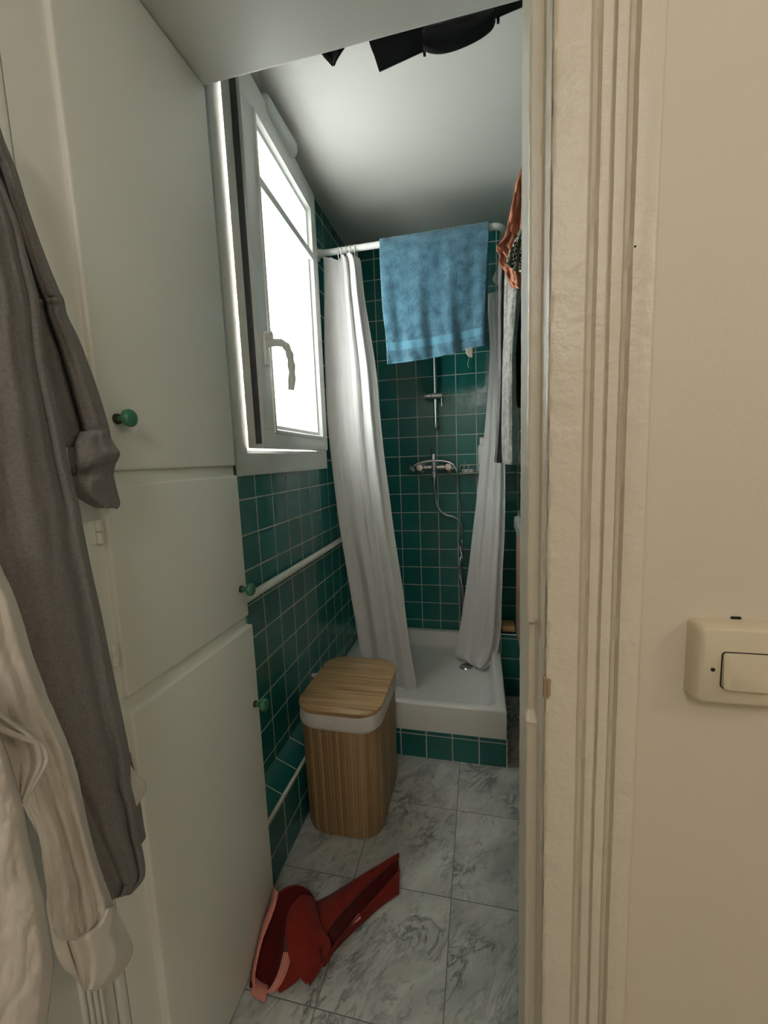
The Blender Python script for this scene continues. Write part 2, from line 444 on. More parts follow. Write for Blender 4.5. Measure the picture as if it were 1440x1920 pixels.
# door casing on the right: moulded profile swept down the wall, with painted-over lumps
prof = [(.0735, .53), (.0735, .505), (.0755, .5005), (.079, .4995), (.1085, .4995), (.1100, .504), (.1135, .5095), (.1175, .508), (.120, .5005), (.124, .4998), (.1285, .500),
        (.1295, .5045), (.1312, .5050), (.1328, .5), (.137, .4995), (.1425, .500), (.1440, .5045), (.147, .5095), (.1505, .508), (.1525, .4995), (.156, .4988), (.171, .4988), (.1745, .501), (.1755, .5055), (.177, .508), (.179, .512), (.179, .53)]
bm = bmesh.new(); N = 220
rings = []
for j in range(N + 1):
    z = 2.106 * j / N
    ring = []
    for i, (x, y) in enumerate(prof):
        a = .0009 * nz(x * 40, z * 6, 1.3) + .0006 * nz(x * 90, z * 30, 4.1)
        e = 0
        if i in (1, 2, 3): e = .0012 * max(0, nz(z * 55, 2.2, i)) + .0006 * nz(z * 20, 7, 0)
        ring.append(bm.verts.new((x + a + e, y + a * .8 + e, z)))
    rings.append(ring)
for a, b in zip(rings, rings[1:]):
    for k in range(len(prof) - 1): bm.faces.new((a[k], a[k + 1], b[k + 1], b[k]))
link('trim_1', bm, M['trimwarm'], structure=True, smooth=50)

# jamb: return of the casing, shaded rebate with the chiselled strike recess, inner return
ZR0, ZR1 = at(1000, 1343, 'Y', .56).z, at(1000, 1168, 'Y', .56).z
jp = [(.0735, .502, 0), (.0735, .515, 0), (.0735, .53, 0), (.0735, .545, 0), (.0733, .555, .3), (.0725, .5580, .6), (.070, .5585, 1), (.067, .5585, 1), (.064, .5585, 1), (.0615, .5585, 1), (.0598, .5595, 1), (.0588, .562, 1), (.0586, .575, .3), (.0586, .6, 0), (.0586, .63, 0), (.0586, .655, 0), (.0600, .6605, 0), (.064, .6635, 0), (.2, .6640, 0)]
bm = bmesh.new(); prev = None; NJ = 420
rec = curve1([(ZR0 - .004, 0), (ZR0 + .004, 1), (ZR1 - .003, 1), (ZR1 + .002, 0)])
for j in range(NJ + 1):
    z = 2.106 * j / NJ; f = rec(z); ring = []
    lip = max(0, 1 - abs(z - ZR0 + .006) / .006)
    for i, (x, y, r) in enumerate(jp):
        wob = .0006 * nz(x * 60, y * 20, z * 9) + .0006 * nz(i * 3.1, z * 50, 2)
        if i in (9, 10, 11): wob += .0008 * max(0, nz(z * 60, 3, i))
        if i in (15, 16, 17): wob += .0012 * nz(z * 40, 8, 1)
        yy = y + wob + .011 * f * r - .003 * lip * r
        xx = x + wob * .6 + (.003 * f if 9 <= i <= 12 else 0) - (.001 * lip if 9 <= i <= 12 else 0)
        ring.append(bm.verts.new((xx, yy, z)))
    if prev:
        for k in range(len(jp) - 1): bm.faces.new((prev[k], prev[k + 1], ring[k + 1], ring[k]))
    prev = ring
link('trim_2', bm, M['trimwarm'], structure=True, smooth=50)
# chip of bare wood on the casing edge above the recess
bm = bmesh.new()
c0 = at(1021, 1290, 'Y', .4985)
for (dx, dz, w, h) in ((.0, 0, .0034, .0125), (.0036, -.001, .0016, .0115), (.0056, .001, .0012, .0105)):
    box(bm, c0.x + dx - .001, c0.x + dx + w, .4972, .505, c0.z - h + dz, c0.z + h + dz, .0003, 1)
link('trim_4', bm, M['woodchip'], structure=True, smooth=0)

# tiled ledge along the foot of the left wall with its white edge strip
LX = -.626
bm = bmesh.new()
v = [bm.verts.new(p) for p in ((XL, .93, .258), (LX, .93, .222), (LX, 1.643, .222), (XL, 1.643, .258), (LX, .93, 0), (LX, 1.643, 0))]
f = bm.faces.new((v[0], v[1], v[2], v[3])); f.material_index = 1
bm.faces.new((v[1], v[4], v[5], v[2])); 
link('wall_ledge', bm, [M['tile_ledge'], M['tile_top']], structure=True, smooth=0)
link('trim_5', tube(bmesh.new(), [(LX + .001, .932, .222), (LX + .001, 1.643, .222)], .0055, 10), M['white'], structure=True)
# plinth under the shower tray, tiled bench right of the tray
bm = nb(XL, .0975, 1.645, DB, 0, .13)
link('wall_plinth', bm, M['tile_base'], structure=True, smooth=0)
bm = nb(.0995, .72, 2.18, DB, 0, .345, .002, 1)
link('wall_bench', bm, M['tile_bench'], structure=True, smooth=0)
link('trim_6', tube(bmesh.new(), [(.0985, 1.6445, 0), (.0985, 1.6445, .13)], .003, 8), M['white'], structure=True)
link('trim_7', tube(bmesh.new(), [(.1, 2.179, .001), (.1, 2.179, .346), (.72, 2.179, .346)], .003, 8), M['white'], structure=True)
# tiled pipe casing on the back wall, right
link('wall_casing', nb(.205, .72, 2.28, DB, 1.10, CE), M['tile_back'], structure=True, smooth=0)
# yard wall seen through the gap of the open window
link('wall_outside', nb(-4.5, -.95, 2.62, 2.8, -3, 5), M['brick'], structure=True, smooth=0)

# ------------------------------------------------------------------ window
win = bpy.data.objects.new('window_1', None); COL.objects.link(win); win.location = (XL, 1.5, 1.25); win['kind'] = 'structure'
FX = -.694
bm = bmesh.new()
# casing boards and fixed frame around the opening
FY0, FY1, FZ0, FZ1 = 1.112, 1.858, 1.248, 2.425
def frame_ring(bm, x0, x1, y0, y1, z0, z1, wy0, wy1, wz0, wz1, bev=.003):
    box(bm, x0, x1, y0, y1, z0, z0 + wz0, bev); box(bm, x0, x1, y0, y1, z1 - wz1, z1, bev)
    box(bm, x0, x1, y0, y0 + wy0, z0 + wz0 - .001, z1 - wz1 + .001, bev); box(bm, x0, x1, y1 - wy1, y1, z0 + wz0 - .001, z1 - wz1 + .001, bev)
frame_ring(bm, XL - .02, FX, FY0, FY1, FZ0, FZ1, .060, .022, .070, .02)
frame_ring(bm, XL - .235, FX - .006, FY0 + .0, FY1 - .0, FZ0 + .0, FZ1 - .0, .064, .05, .078, .05, .002)
frame_ring(bm, XL - .10, FX - .045, FY0 + .06, FY1 - .04, FZ0 + .07, FZ1 - .04, .022, .022, .03, .022, .002)
link('frame', bm, M['pvc'], win, smooth=40)
link('sill', nb(XL - .24, XL - .09, WY0, WY1, WZ0 - .02, WZ0 + .02, .003), M['pvc'], win, smooth=40)
# opening sash, ajar
hx, hy = -.690, 1.812; L = .645; ang = math.atan2(.042, .644)
sash = bpy.data.objects.new('sash', None); COL.objects.link(sash); sash.parent = win
sash.location = Vector((hx, hy, 1.331)) - Vector((XL, 1.5, 1.25))
def sp_(a, d, z):
    """a = distance from the hinge towards the near edge, d = depth out of the sash's inner face (into the room +)"""
    c, s = math.cos(ang), math.sin(ang)
    return Vector((hx + .020 + a * s + d * c, hy - a * c + d * s, z))
def sbox(bm, a0, a1, d0, d1, z0, z1, bev=.003):
    b2 = bmesh.new(); box(b2, d0, d1, a0, a1, z0, z1, bev)
    mp = {}
    for v in b2.verts: mp[v] = bm.verts.new(sp_(v.co.y, v.co.x, v.co.z))
    for f in b2.faces: bm.faces.new([mp[v] for v in f.verts])
    b2.free()
ZS0, ZS1 = 1.331, 2.395
def slink(name, bm, mat, parent, **k): 
    return link(name, bm, mat, parent, **k)
bm = bmesh.new(); S = .074; SF = .080; ST = .095; SB = .052
sbox(bm, 0, L, -.058, 0, ZS0, ZS0 + SB); sbox(bm, 0, L, -.058, 0, ZS1 - ST, ZS1)
sbox(bm, L - S, L, -.058, 0, ZS0 + SB - .001, ZS1 - ST + .001); sbox(bm, 0, SF, -.058, 0, ZS0 + SB - .001, ZS1 - ST + .001)
sbox(bm, L - .003, L + .0045, -.005, 0, ZS0, ZS1, .001)
sframe = slink('sash_frame', bm, M['pvc'], sash, smooth=40)
GA0, GA1, GZ0, GZ1 = SF, L - S, ZS0 + SB, ZS1 - ST      # opening inside the sash frame
bm = bmesh.new()   # stepped glazing bead around the pane
def bead(w0, d0, w1, d1):
    o = [(GA0 + w0, GZ0 + w0), (GA1 - w0, GZ0 + w0), (GA1 - w0, GZ1 - w0), (GA0 + w0, GZ1 - w0)]
    q = [(GA0 + w1, GZ0 + w1), (GA1 - w1, GZ0 + w1), (GA1 - w1, GZ1 - w1), (GA0 + w1, GZ1 - w1)]
    vo = [bm.verts.new(sp_(a, d0, z)) for a, z in o]; vi = [bm.verts.new(sp_(a, d1, z)) for a, z in q]
    for k in range(4): bm.faces.new((vo[k], vo[(k + 1) % 4], vi[(k + 1) % 4], vi[k]))
bead(-.006, 0, -.004, .005); bead(-.004, .005, .004, .006); bead(.004, .006, .010, -.008); bead(.010, -.008, .022, -.010); bead(.022, -.010, .024, -.03)
link('glazing_bead', bm, M['pvc'], sash, smooth=30)
bm = bmesh.new(); sbox(bm, GA0 + .01, GA1 - .01, -.034, -.028, GZ0 + .01, GZ1 - .01, 0)
link('glass_pane', bm, M['glass'], sash, smooth=0)
bm = bmesh.new(); sbox(bm, GA0 + .004, GA1 - .004, -.029, .006, 2.100, 2.130, .004)
link('glazing_bar', bm, M['pvc'], sash, smooth=40)
bm = bmesh.new(); sbox(bm, L + .0005, L + .003, -.031, -.012, ZS0 + .012, ZS1 - .012, .0005)
for k in range(11):
    z = ZS0 + .06 + k * .095
    sbox(bm, L + .002, L + .005, -.027, -.016, z, z + .022 + .01 * (k % 3), .001)
link('lock_strip', bm, M['metal'], sash, smooth=0, label='dark metal locking strip on the sash edge')
bm = bmesh.new(); sbox(bm, L - .052, L - .022, 0, .012, 1.575, 1.665, .006)
lathe(bm, [(0, .013), (.020, .012), (.022, 0)], sp_(L - .037, .006, 1.663), (math.cos(ang), math.sin(ang), 0), 18)
hp = [sp_(L - .037, .008, 1.640), sp_(L - .037, .03, 1.641), sp_(L - .039, .05, 1.640), sp_(L - .046, .064, 1.632), sp_(L - .056, .070, 1.612), sp_(L - .063, .071, 1.585), sp_(L - .067, .070, 1.550), sp_(L - .067, .064, 1.505)]
tube(bm, spline(hp, 6), [.0115 if i < 12 else .0110 + .0013 * math.cos(i * 1.0) for i in range(43)], 14)
hd = link('handle', bm, M['pvc'], sash, smooth=50)
# white trickle vent on the top rail
bm = bmesh.new(); loops = []
for y, r in ((1.335, .3), (1.34, .8), (1.35, 1), (1.55, 1), (1.56, .8), (1.565, .3)):
    loops.append([(-.66 + (a + .66) * r, y, 2.395 + (b - 2.395) * r) for a, b in rrect(-.693, -.627, 2.368, 2.427, .022, 5)])
loft(bm, loops)
link('trickle_vent', bm, M['pvc'], win, smooth=60)

# ------------------------------------------------------------------ built-in cupboard on the left
CX = -.577
cab = thing('built_in_cupboard', 'tall white built-in cupboard with three doors and green knobs left of the doorway', 'cupboard', (CX, .7, 0))
bm = bmesh.new()
box(bm, -1.05, CX - .009, .4805, YB - .001, 0, SOF - .001, .002)
link('frame', bm, M['cab'], cab, smooth=40)
def knob(c, par, k=1.0):
    bm = lathe(bmesh.new(), [(0, .0085), (.003, .0088), (.006, .0075)], c, (1, 0, 0), 18)
    link('knob_base', bm, M['brown'], par)
    pr = [(.005, .0052), (.010, .0050), (.014, .0058), (.017, .0105), (.020, .0128), (.0245, .0132), (.0275, .0115), (.0295, .007), (.030, 0)]
    bm = lathe(bmesh.new(), [(a * k, r * k) for a, r in pr], c, (1, 0, 0), 26)
    link('knob', bm, M['green'], par, smooth=60, label='green porcelain knob')
def hinge(y, z, par):
    bm = bmesh.new()
    lathe(bm, [(0, .002), (.002, .0048), (.019, .0048), (.0195, .0035)], (CX - .004, y, z), (0, 0, 1), 14)
    lathe(bm, [(.0203, .0035), (.021, .0048), (.038, .0048), (.040, .002)], (CX - .004, y, z), (0, 0, 1), 14)
    box(bm, CX - .0095, CX - .007, y - .012, y + .012, z + .001, z + .038, .001)
    link('hinge', bm, M['cab'], par, smooth=50)
def cdoor(y0, y1, z0, z1, x1):
    bm = nb(CX - .0175, x1, y0, y1, z0, z1, .005, 3)
    return link('door', bm, M['cab'], cab, smooth=40)
d = cdoor(.551, YB - .003, 1.281, SOF - .004, CX); knob((CX, .583, 1.365), d, 1.1)
d = cdoor(.541, YB + .001, .902, 1.258, CX); knob((CX, .893, .979), d, 1.2); hinge(.530, 1.168, d); hinge(.530, .965, d)
d = cdoor(.538, YB + .004, .012, .878, CX + .007); knob((CX + .007, .902, .672), d, 1.2); hinge(.527, .76, d)

# ------------------------------------------------------------------ opened room door the clothes hang on
door = bpy.data.objects.new('door_1', None); COL.objects.link(door); door.location = (-.60, .47, 0); door['kind'] = 'structure'
bm = nb(-.636, -.594, -.30, .464, .006, 2.09, .002)
# a bevelled post at the hinge side
link('leaf', bm, M['doorp'], door, smooth=40)
link('hinge_post', nb(-.64, -.585, .4665, .4785, 0, 2.105, .002), M['cab'], door, smooth=40)
bm = bmesh.new()
for (y0, z0, y1, z1) in ((-.22, .12, .442, .95), (-.22, 1.05, .442, 1.98)):
    for w, k in ((0, 0), (.009, 1), (.018, 2), (.027, 3)):
        pts = [(-.594, y0 + w, z0 + w), (-.594, y1 - w, z0 + w), (-.594, y1 - w, z1 - w), (-.594, y0 + w, z1 - w)]
        for a, b in zip(pts, pts[1:] + pts[:1]): tube(bm, [a, b], .0045, 8)
link('panel_moulding', bm, M['doorp'], door, smooth=60)

# ------------------------------------------------------------------ clothes on the door
g = thing('grey_jersey_top', 'long grey marl jersey garment with one rolled cuff hanging on the door', 'clothes', (-.53, .35, 1.0))
# far sleeve
rows = [(-60, 170, -22, 170), (-45, 240, 2, 255), (-20, 320, 28, 320), (5, 400, 53, 400), (25, 480, 83, 482), (45, 550, 109, 546), (52, 566, 117, 560), (56, 590, 124, 592), (66, 640, 147, 640), (85, 720, 177, 720), (100, 790, 199, 790), (118, 840, 207, 828)]
fold = curve1([(0, -.004), (.35, -.012), (.5, -.022), (.62, .004), (.8, .010), (1, -.006)])
bm = sheet(bmesh.new(), rows, 40, 120, lambda s, t, u, v: at(u, v, 'X', -.535 + fold(s) + .003 * nz(s * 3, t * 14, 1) + .0015 * nz(s * 6, t * 40, 2) + (.004 if .54 < t < .565 else 0)))
link('sleeve', bm, M['grey'], g, smooth=180, solid=.004)
rows = [(141, 812, 201, 806), (130, 832, 206, 822), (128, 848, 216, 838), (129, 862, 223, 851), (133, 880, 216, 868), (134, 900, 211, 888), (136, 915, 214, 905), (142, 930, 219, 925), (165, 943, 223, 945), (178, 950, 218, 953)]
f2 = curve1([(0, -.045), (.16, -.035), (.22, .002), (.5, .010), (.75, .004), (1, -.014)])
f3 = curve1([(0, .0), (.10, .012), (.36, .018), (.42, .014), (.46, -.002), (.6, .003), (.8, -.002), (1, -.006)])
bm = sheet(bmesh.new(), rows, 36, 48, lambda s, t, u, v: at(u, v, 'X', -.524 + f2(s) + f3(max(0, min(1, t + .10 * (s - .5)))) + .003 * nz(s * 4, t * 4, 3) + .003 * abs(nz(s * 5 + t * 4, t * 5, 8))))
link('cuff', bm, M['grey'], g, smooth=180, solid=.004, label='rolled-up grey sleeve cuff')
rows = [(-160, 190, -45, 190), (-150, 260, -20, 290), (-130, 330, 10, 360), (-120, 400, 34, 420), (-120, 470, 50, 480), (-110, 548, 68, 549), (-110, 606, 76, 606), (-110, 688, 87, 688), (-100, 771, 105, 771), (-100, 875, 128, 875),
        (-90, 948, 146, 948), (-90, 1000, 155, 1000), (-80, 1069, 169, 1069), (-70, 1164, 190, 1164), (-60, 1283, 214, 1283), (-40, 1359, 230, 1359), (0, 1419, 241, 1419), (40, 1470, 243, 1470), (80, 1520, 253, 1514), (110, 1565, 258, 1562), (140, 1605, 266, 1600), (170, 1650, 270, 1630), (190, 1670, 266, 1650), (200, 1690, 244, 1675)]
bf = curve1([(0, .0), (.3, .003), (.5, -.001), (.64, .005), (.80, .004), (.88, -.005), (.95, .002), (1, -.010)])
def gbody(s, t, u, v):
    k = bf(s) * (.6 + .9 * t) + .004 * nz(s * 4, t * 6, 5) + .0015 * nz(s * 14, t * 30, 8)
    tops = 0
    if t < .55: tops = .006 * max(0, math.sin((s - .62) * 34)) * (s > .62) * (1 - t / .55)
    if t > .965: k += .0025
    return at(u, v, 'X', -.497 + k + tops)
bm = sheet(bmesh.new(), rows, 90, 200, gbody)
link('body', bm, M['grey'], g, smooth=180, solid=.004)
# back layer showing past the hem
rows = [(240, 1412, 243, 1412), (238, 1440, 251, 1440), (240, 1508, 263, 1508), (240, 1545, 269, 1550), (240, 1571, 272, 1570), (240, 1582, 263, 1585), (240, 1610, 264, 1612)]
bm = sheet(bmesh.new(), rows, 8, 24, lambda s, t, u, v: at(u, v, 'X', -.528 + .004 * s))
link('back_layer', bm, M['grey'], g, smooth=180, solid=.003)
rows = [(236, 1424, 238, 1428), (237, 1440, 258, 1452), (240, 1462, 275, 1474), (245, 1490, 268, 1492), (249, 1505, 260, 1506), (251, 1514, 253, 1516)]
bm = sheet(bmesh.new(), rows, 8, 16, lambda s, t, u, v: at(u, v, 'X', -.520 + .003 * math.sin(t * 4)))
link('care_tag', bm, M['tag'], g, smooth=180, solid=.001, label='white care tag')

w = thing('white_shirt', 'white crinkled cotton shirt with buttoned cuff hanging in front of the grey garment', 'clothes', (-.45, .28, .9))
rows = [(-140, 1000, -22, 1000), (-140, 1050, -2, 1060), (-120, 1110, 21, 1110), (-110, 1170, 42, 1170), (-100, 1232, 60, 1232), (-80, 1290, 82, 1290), (-60, 1345, 104, 1345), (-20, 1400, 127, 1400), (10, 1450, 143, 1450), (40, 1505, 154, 1505), (70, 1560, 166, 1560), (82, 1620, 183, 1620), (88, 1670, 199, 1664), (92, 1720, 210, 1698), (112, 1758, 203, 1722), (150, 1765, 168, 1762)]
sf = curve1([(0, -.012), (.35, .002), (.5, -.001), (.62, .005), (.74, .002), (.86, .007), (1, -.012)])
def shsl(s, t, u, v):
    wr = .005 * nz(s * 5 + t * 6, t * 7, 3) + .0030 * abs(nz(s * 8 + t * 12, t * 11, 9)) + .0008 * nz(s * 30, t * 60, 4)
    return at(u, v, 'X', -.468 + sf(s) + wr * (.4 + t))
bm = sheet(bmesh.new(), rows, 70, 150, shsl)
link('sleeve', bm, M['shirt'], w, smooth=180, solid=.003)
rows = [(196, 1708, 211, 1698), (165, 1744, 222, 1720), (126, 1762, 232, 1740), (124, 1772, 241, 1758), (130, 1790, 247, 1778), (136, 1806, 243, 1796), (142, 1822, 232, 1816), (150, 1836, 214, 1836), (158, 1850, 190, 1850), (163, 1855, 174, 1856)]
cf = curve1([(0, -.03), (.15, -.008), (.4, .008), (.7, .006), (1, -.022)])
bm = sheet(bmesh.new(), rows, 40, 40, lambda s, t, u, v: at(u, v, 'X', -.463 + cf(s)))
link('cuff', bm, M['cuff'], w, smooth=180, solid=.004, label='smooth white shirt cuff')
rows = [(94, 1732, 122, 1752), (100, 1768, 128, 1775), (110, 1795, 136, 1802), (122, 1815, 146, 1826), (134, 1822, 158, 1846)]
bm = sheet(bmesh.new(), rows, 10, 20, lambda s, t, u, v: at(u, v, 'X', -.49 + .01 * s))
link('cuff_back', bm, M['shirt'], w, smooth=180, solid=.003)
rows = [(-160, 1290, -20, 1290), (-160, 1360, -4, 1372), (-150, 1420, 13, 1420), (-150, 1470, 28, 1470), (-140, 1510, 40, 1508), (-140, 1560, 48, 1556), (-140, 1620, 62, 1620), (-140, 1680, 78, 1680), (-140, 1740, 88, 1740), (-140, 1800, 97, 1800), (-140, 1860, 93, 1860), (-140, 1930, 84, 1930), (-140, 2010, 74, 2010)]
def shb(s, t, u, v):
    return at(u, v, 'X', -.425 + .003 * math.sin(s * 9) + .003 * nz(s * 6 + t * 4, t * 10, 1) + .0028 * abs(nz(s * 8 + t * 18, t * 12 - s * 4, 4)) + .0007 * nz(s * 50, t * 90, 4) - .02 * max(0, (s - .9) * 10) ** 2)
bm = sheet(bmesh.new(), rows, 70, 120, shb)
link('body', bm, M['shirt'], w, smooth=180, solid=.003)
# turned-back front edge
rows = [(-60, 1310, -30, 1318), (-30, 1345, 20, 1352), (-6, 1370, 60, 1378), (0, 1385, 80, 1398), (8, 1405, 86, 1420), (18, 1432, 82, 1440), (26, 1460, 66, 1466), (34, 1484, 52, 1488), (40, 1504, 44, 1506)]
ff = curve1([(0, -.012), (.3, -.016), (.65, -.004), (.85, .010), (1, -.004)])
bm = sheet(bmesh.new(), rows, 30, 40, lambda s, t, u, v: at(u, v, 'X', -.444 + ff(s)))
link('front_edge', bm, M['shirt'], w, smooth=180, solid=.003)
tubepts = [at(u, v, 'X', -.436) for u, v in ((-40, 1345), (0, 1366), (40, 1383), (72, 1394), (84, 1412), (84, 1432), (66, 1464), (52, 1488), (41, 1512))]
bm = bmesh.new(); tube(bm, spline(tubepts, 6), .0028, 8); link('rolled_hem', bm, M['shirt'], w, smooth=180)

# ------------------------------------------------------------------ light switch
sw = thing('light_switch', 'aged ivory plastic light switch on the cream wall right of the door', 'switch', (.262, .512, 1.05))
SX0, SX1, SZ0, SZ1 = .2275, .32, 1.008, 1.094
bm = bmesh.new()
loops = []
for y, ins, r in ((.513, -.003, .007), (.500, -.002, .007), (.4915, .0005, .007), (.4895, .003, .006)):
    loops.append([(x, y, z) for x, z in rrect(SX0 + ins, SX1 - ins, SZ0 + ins, SZ1 - ins, r, 5)])
loft(bm, loops); link('cover_plate', bm, M['switch'], sw, smooth=40)
bm = bmesh.new()
RX0, RX1, RZ0, RZ1 = .2495, .298, 1.028, 1.0675
loft(bm, [[(x, y, z) for x, z in rrect(RX0 - .0009, RX1 + .0009, RZ0 - .0009, RZ1 + .0009, .004, 5)] for y in (.4897, .4888)])
link('rocker_gap', bm, M['black'], sw, smooth=0)
bm = bmesh.new()
# wedge rocker: bottom stands out, top pressed in
lo = rrect(RX0, RX1, RZ0, RZ1, .0035, 5)
loft(bm, [[(x, .4890, z) for x, z in lo], [(x, .4872 - .0035 * (RZ1 - z) / (RZ1 - RZ0), z) for x, z in rrect(RX0 + .0003, RX1 - .0003, RZ0 + .0003, RZ1 - .0003, .0035, 5)],
          [(x, .4858 - .0040 * (RZ1 - z) / (RZ1 - RZ0), z) for x, z in rrect(RX0 + .0055, RX1 - .0055, RZ0 + .001, RZ1 - .008, .002, 5)]])
link('rocker', bm, M['switch'], sw, smooth=30)
bm = lathe(bmesh.new(), [(0, .0021), (.0006, .0021), (.0006, 0)], (.2413, .4893, 1.0475), (0, -1, 0), 16)
link('screw_hole', bm, M['black'], sw)
# a broken patch of plaster over the switch
bm = nb(.266, .2755, .5105, .5122, 1.0955, 1.0995, .0005); link('trim_8', bm, M['black'], structure=True)
link('trim_9', lathe(bmesh.new(), [(0, .0011), (.0006, .0009), (.0006, 0)], at(1191, 462, 'Y', .499), (0, -1, 0), 8), M['black'], structure=True)

# ------------------------------------------------------------------ shower tray
tray = thing('shower_tray', 'white glazed square shower tray on a green tiled plinth', 'shower tray', (-.3, 2.03, .13))
TX0, TX1, TY0, TY1 = XL + .002, .098, 1.634, DB - .002
def tl(i, z, r): return [(x, y, z) for x, y in rrect(TX0 + i, TX1 - i, TY0 + i, TY1 - i, r, 6)]
bm = loft(bmesh.new(), [tl(0, .131, .006), tl(0, .246, .006), tl(.002, .252, .008), tl(.006, .255, .012), tl(.034, .255, .03), tl(.040, .252, .04), tl(.044, .245, .045), tl(.058, .185, .06), tl(.066, .172, .062), tl(.085, .166, .06), tl(.30, .160, .06)])
link('basin', bm, M['ceramic'], tray, smooth=40)
dc = at(876, 1249, 'Z', .166)
bm = lathe(bmesh.new(), [(0, .043), (.004, .043), (.0055, .040), (.005, .034), (.009, .030), (.011, 0)], (dc.x, dc.y, .158), (0, 0, 1), 28)
link('drain_cover', bm, M['chrome'], tray, smooth=40)

# ------------------------------------------------------------------ curtain rod, curtains, towel
RY, RZ = 1.9, 2.203
rod = thing('shower_curtain_rod', 'white L-shaped shower curtain rod below the ceiling', 'curtain rod', (-.3, RY, RZ))
pts = [(XL + .004, RY, RZ), (.06, RY, RZ)] + [(.06 + .042 * math.sin(a), RY + .042 * (1 - math.cos(a)), RZ) for a in (math.radians(15 * k) for k in range(1, 7))] + [(.102, DB - .002, RZ)]
bm = tube(bmesh.new(), pts, .0135, 16); link('tube', bm, M['white'], rod, smooth=60)
bm = lathe(bmesh.new(), [(0, .03), (.006, .029), (.010, .019), (.03, .017)], (XL, RY, RZ), (1, 0, 0), 20); link('wall_flange', bm, M['white'], rod, smooth=40)
bm = lathe(bmesh.new(), [(0, .03), (.006, .029), (.010, .019), (.03, .017)], (.102, DB, RZ), (0, -1, 0), 20); link('wall_flange', bm, M['white'], rod, smooth=40)

def ring_bm(c, r, ax, rr=.0022, sag=.0):
    pts = []
    for k in range(25):
        a = 2 * math.pi * k / 24
        if ax == 'X': pts.append((c[0], c[1] + r * math.sin(a), c[2] + (r + sag * (math.cos(a) < 0)) * math.cos(a)))
        else: pts.append((c[0] + r * math.sin(a), c[1], c[2] + (r + sag * (math.cos(a) < 0)) * math.cos(a)))
    return tube(bmesh.new(), pts, rr, 8, False)
cu = thing('shower_curtain', 'white shower curtain drawn to the left end of the rod beside the window', 'shower curtain', (-.55, RY, 2.15))
rows = [(606, 478, 667, 466), (607, 500, 676, 490), (608, 560, 684, 560), (608, 640, 697, 640), (610, 700, 706, 700), (613, 780, 713, 780), (620, 850, 720, 850), (628, 920, 729, 920), (637, 990, 738, 990), (647, 1050, 747, 1050), (657, 1110, 756, 1110), (667, 1170, 763, 1170), (675, 1220, 770, 1220), (683, 1265, 778, 1265), (700, 1300, 781, 1288), (735, 1310, 778, 1298)]
cfa = curve1([(0, .012), (.25, .006), (.47, -.010), (.55, .034), (.60, .036), (.67, .000), (.74, .034), (.82, .040), (.90, .004), (1, -.012)])
cfb = curve1([(0, .02), (.22, -.012), (.36, .030), (.50, .026), (.64, -.016), (.82, .020), (1, -.008)])
ctop = curve1([(0, 4), (.22, 8), (.46, 20), (.50, 16), (.56, 6), (.62, 7), (.68, 13), (.75, 5), (.84, 6), (.90, 14), (1, 24)])
def curt(s, t, u, v):
    k = t * t * (3 - 2 * t)
    d = cfa(s) * (1 - k) + cfb(s) * k
    d += .004 * nz(s * 6, t * 9, 2) + .007 * max(0, nz(s * 11, t * 26, 6) - .35)
    v += ctop(s) * max(0, 1 - t * 14) ** 1.5
    return at(u, v, 'Y', RY - .005 - d)
bm = sheet(bmesh.new(), rows, 90, 180, curt)
link('curtain_panel', bm, M['curtain'], cu, smooth=180, solid=.0016)
for px in (636, 642, 651, 658, 667):
    c = at(px, 474, 'Y', RY); link('curtain_ring', ring_bm((c.x, RY, RZ - .008), .021, 'X', .0022, .012), M['white'], cu, smooth=180)
cr = thing('shower_curtain', 'white shower curtain gathered at the right side of the tray behind the hanging clothes', 'shower curtain', (.09, 2.3, 2.1))
rows = [(911, 552, 936, 545), (914, 580, 937, 574), (918, 640, 938, 640), (917, 700, 938, 700), (912, 770, 940, 770), (906, 830, 944, 830), (899, 880, 947, 880), (893, 940, 947, 940), (886, 1000, 946, 1000), (879, 1060, 943, 1060), (871, 1120, 941, 1120), (862, 1180, 939, 1180), (856, 1215, 935, 1212), (854, 1229, 927, 1235), (862, 1236, 915, 1249), (880, 1245, 905, 1256)]
crf = curve1([(0, -.006), (.25, .008), (.40, -.002), (.58, .014), (.72, .006), (.82, .014), (.92, -.022), (1, .002)])
def curt2(s, t, u, v):
    y = 2.36 * (1 - t) + (2.19 - .10 * s) * t
    d = crf(s) * (.35 + .9 * t) + .003 * nz(s * 6, t * 10, 8) + .005 * max(0, nz(s * 9, t * 24, 3) - .35)
    return at(u, v, 'Y', y - d)
bm = sheet(bmesh.new(), rows, 70, 150, curt2)
link('curtain_panel', bm, M['curtain'], cr, smooth=180, solid=.0016)
bm = tube(bmesh.new(), spline([at(930, 549, 'Y', 2.36), at(931, 536, 'Y', 2.36), at(934, 524, 'Y', 2.36), (.094, 2.362, RZ - .012)], 5), .0016, 6)
link('curtain_ring', bm, M['white'], cr, smooth=180)
link('curtain_ring', ring_bm((.102, 2.36, RZ - .006), .02, 'Y', .0022, .008), M['white'], cr, smooth=180)

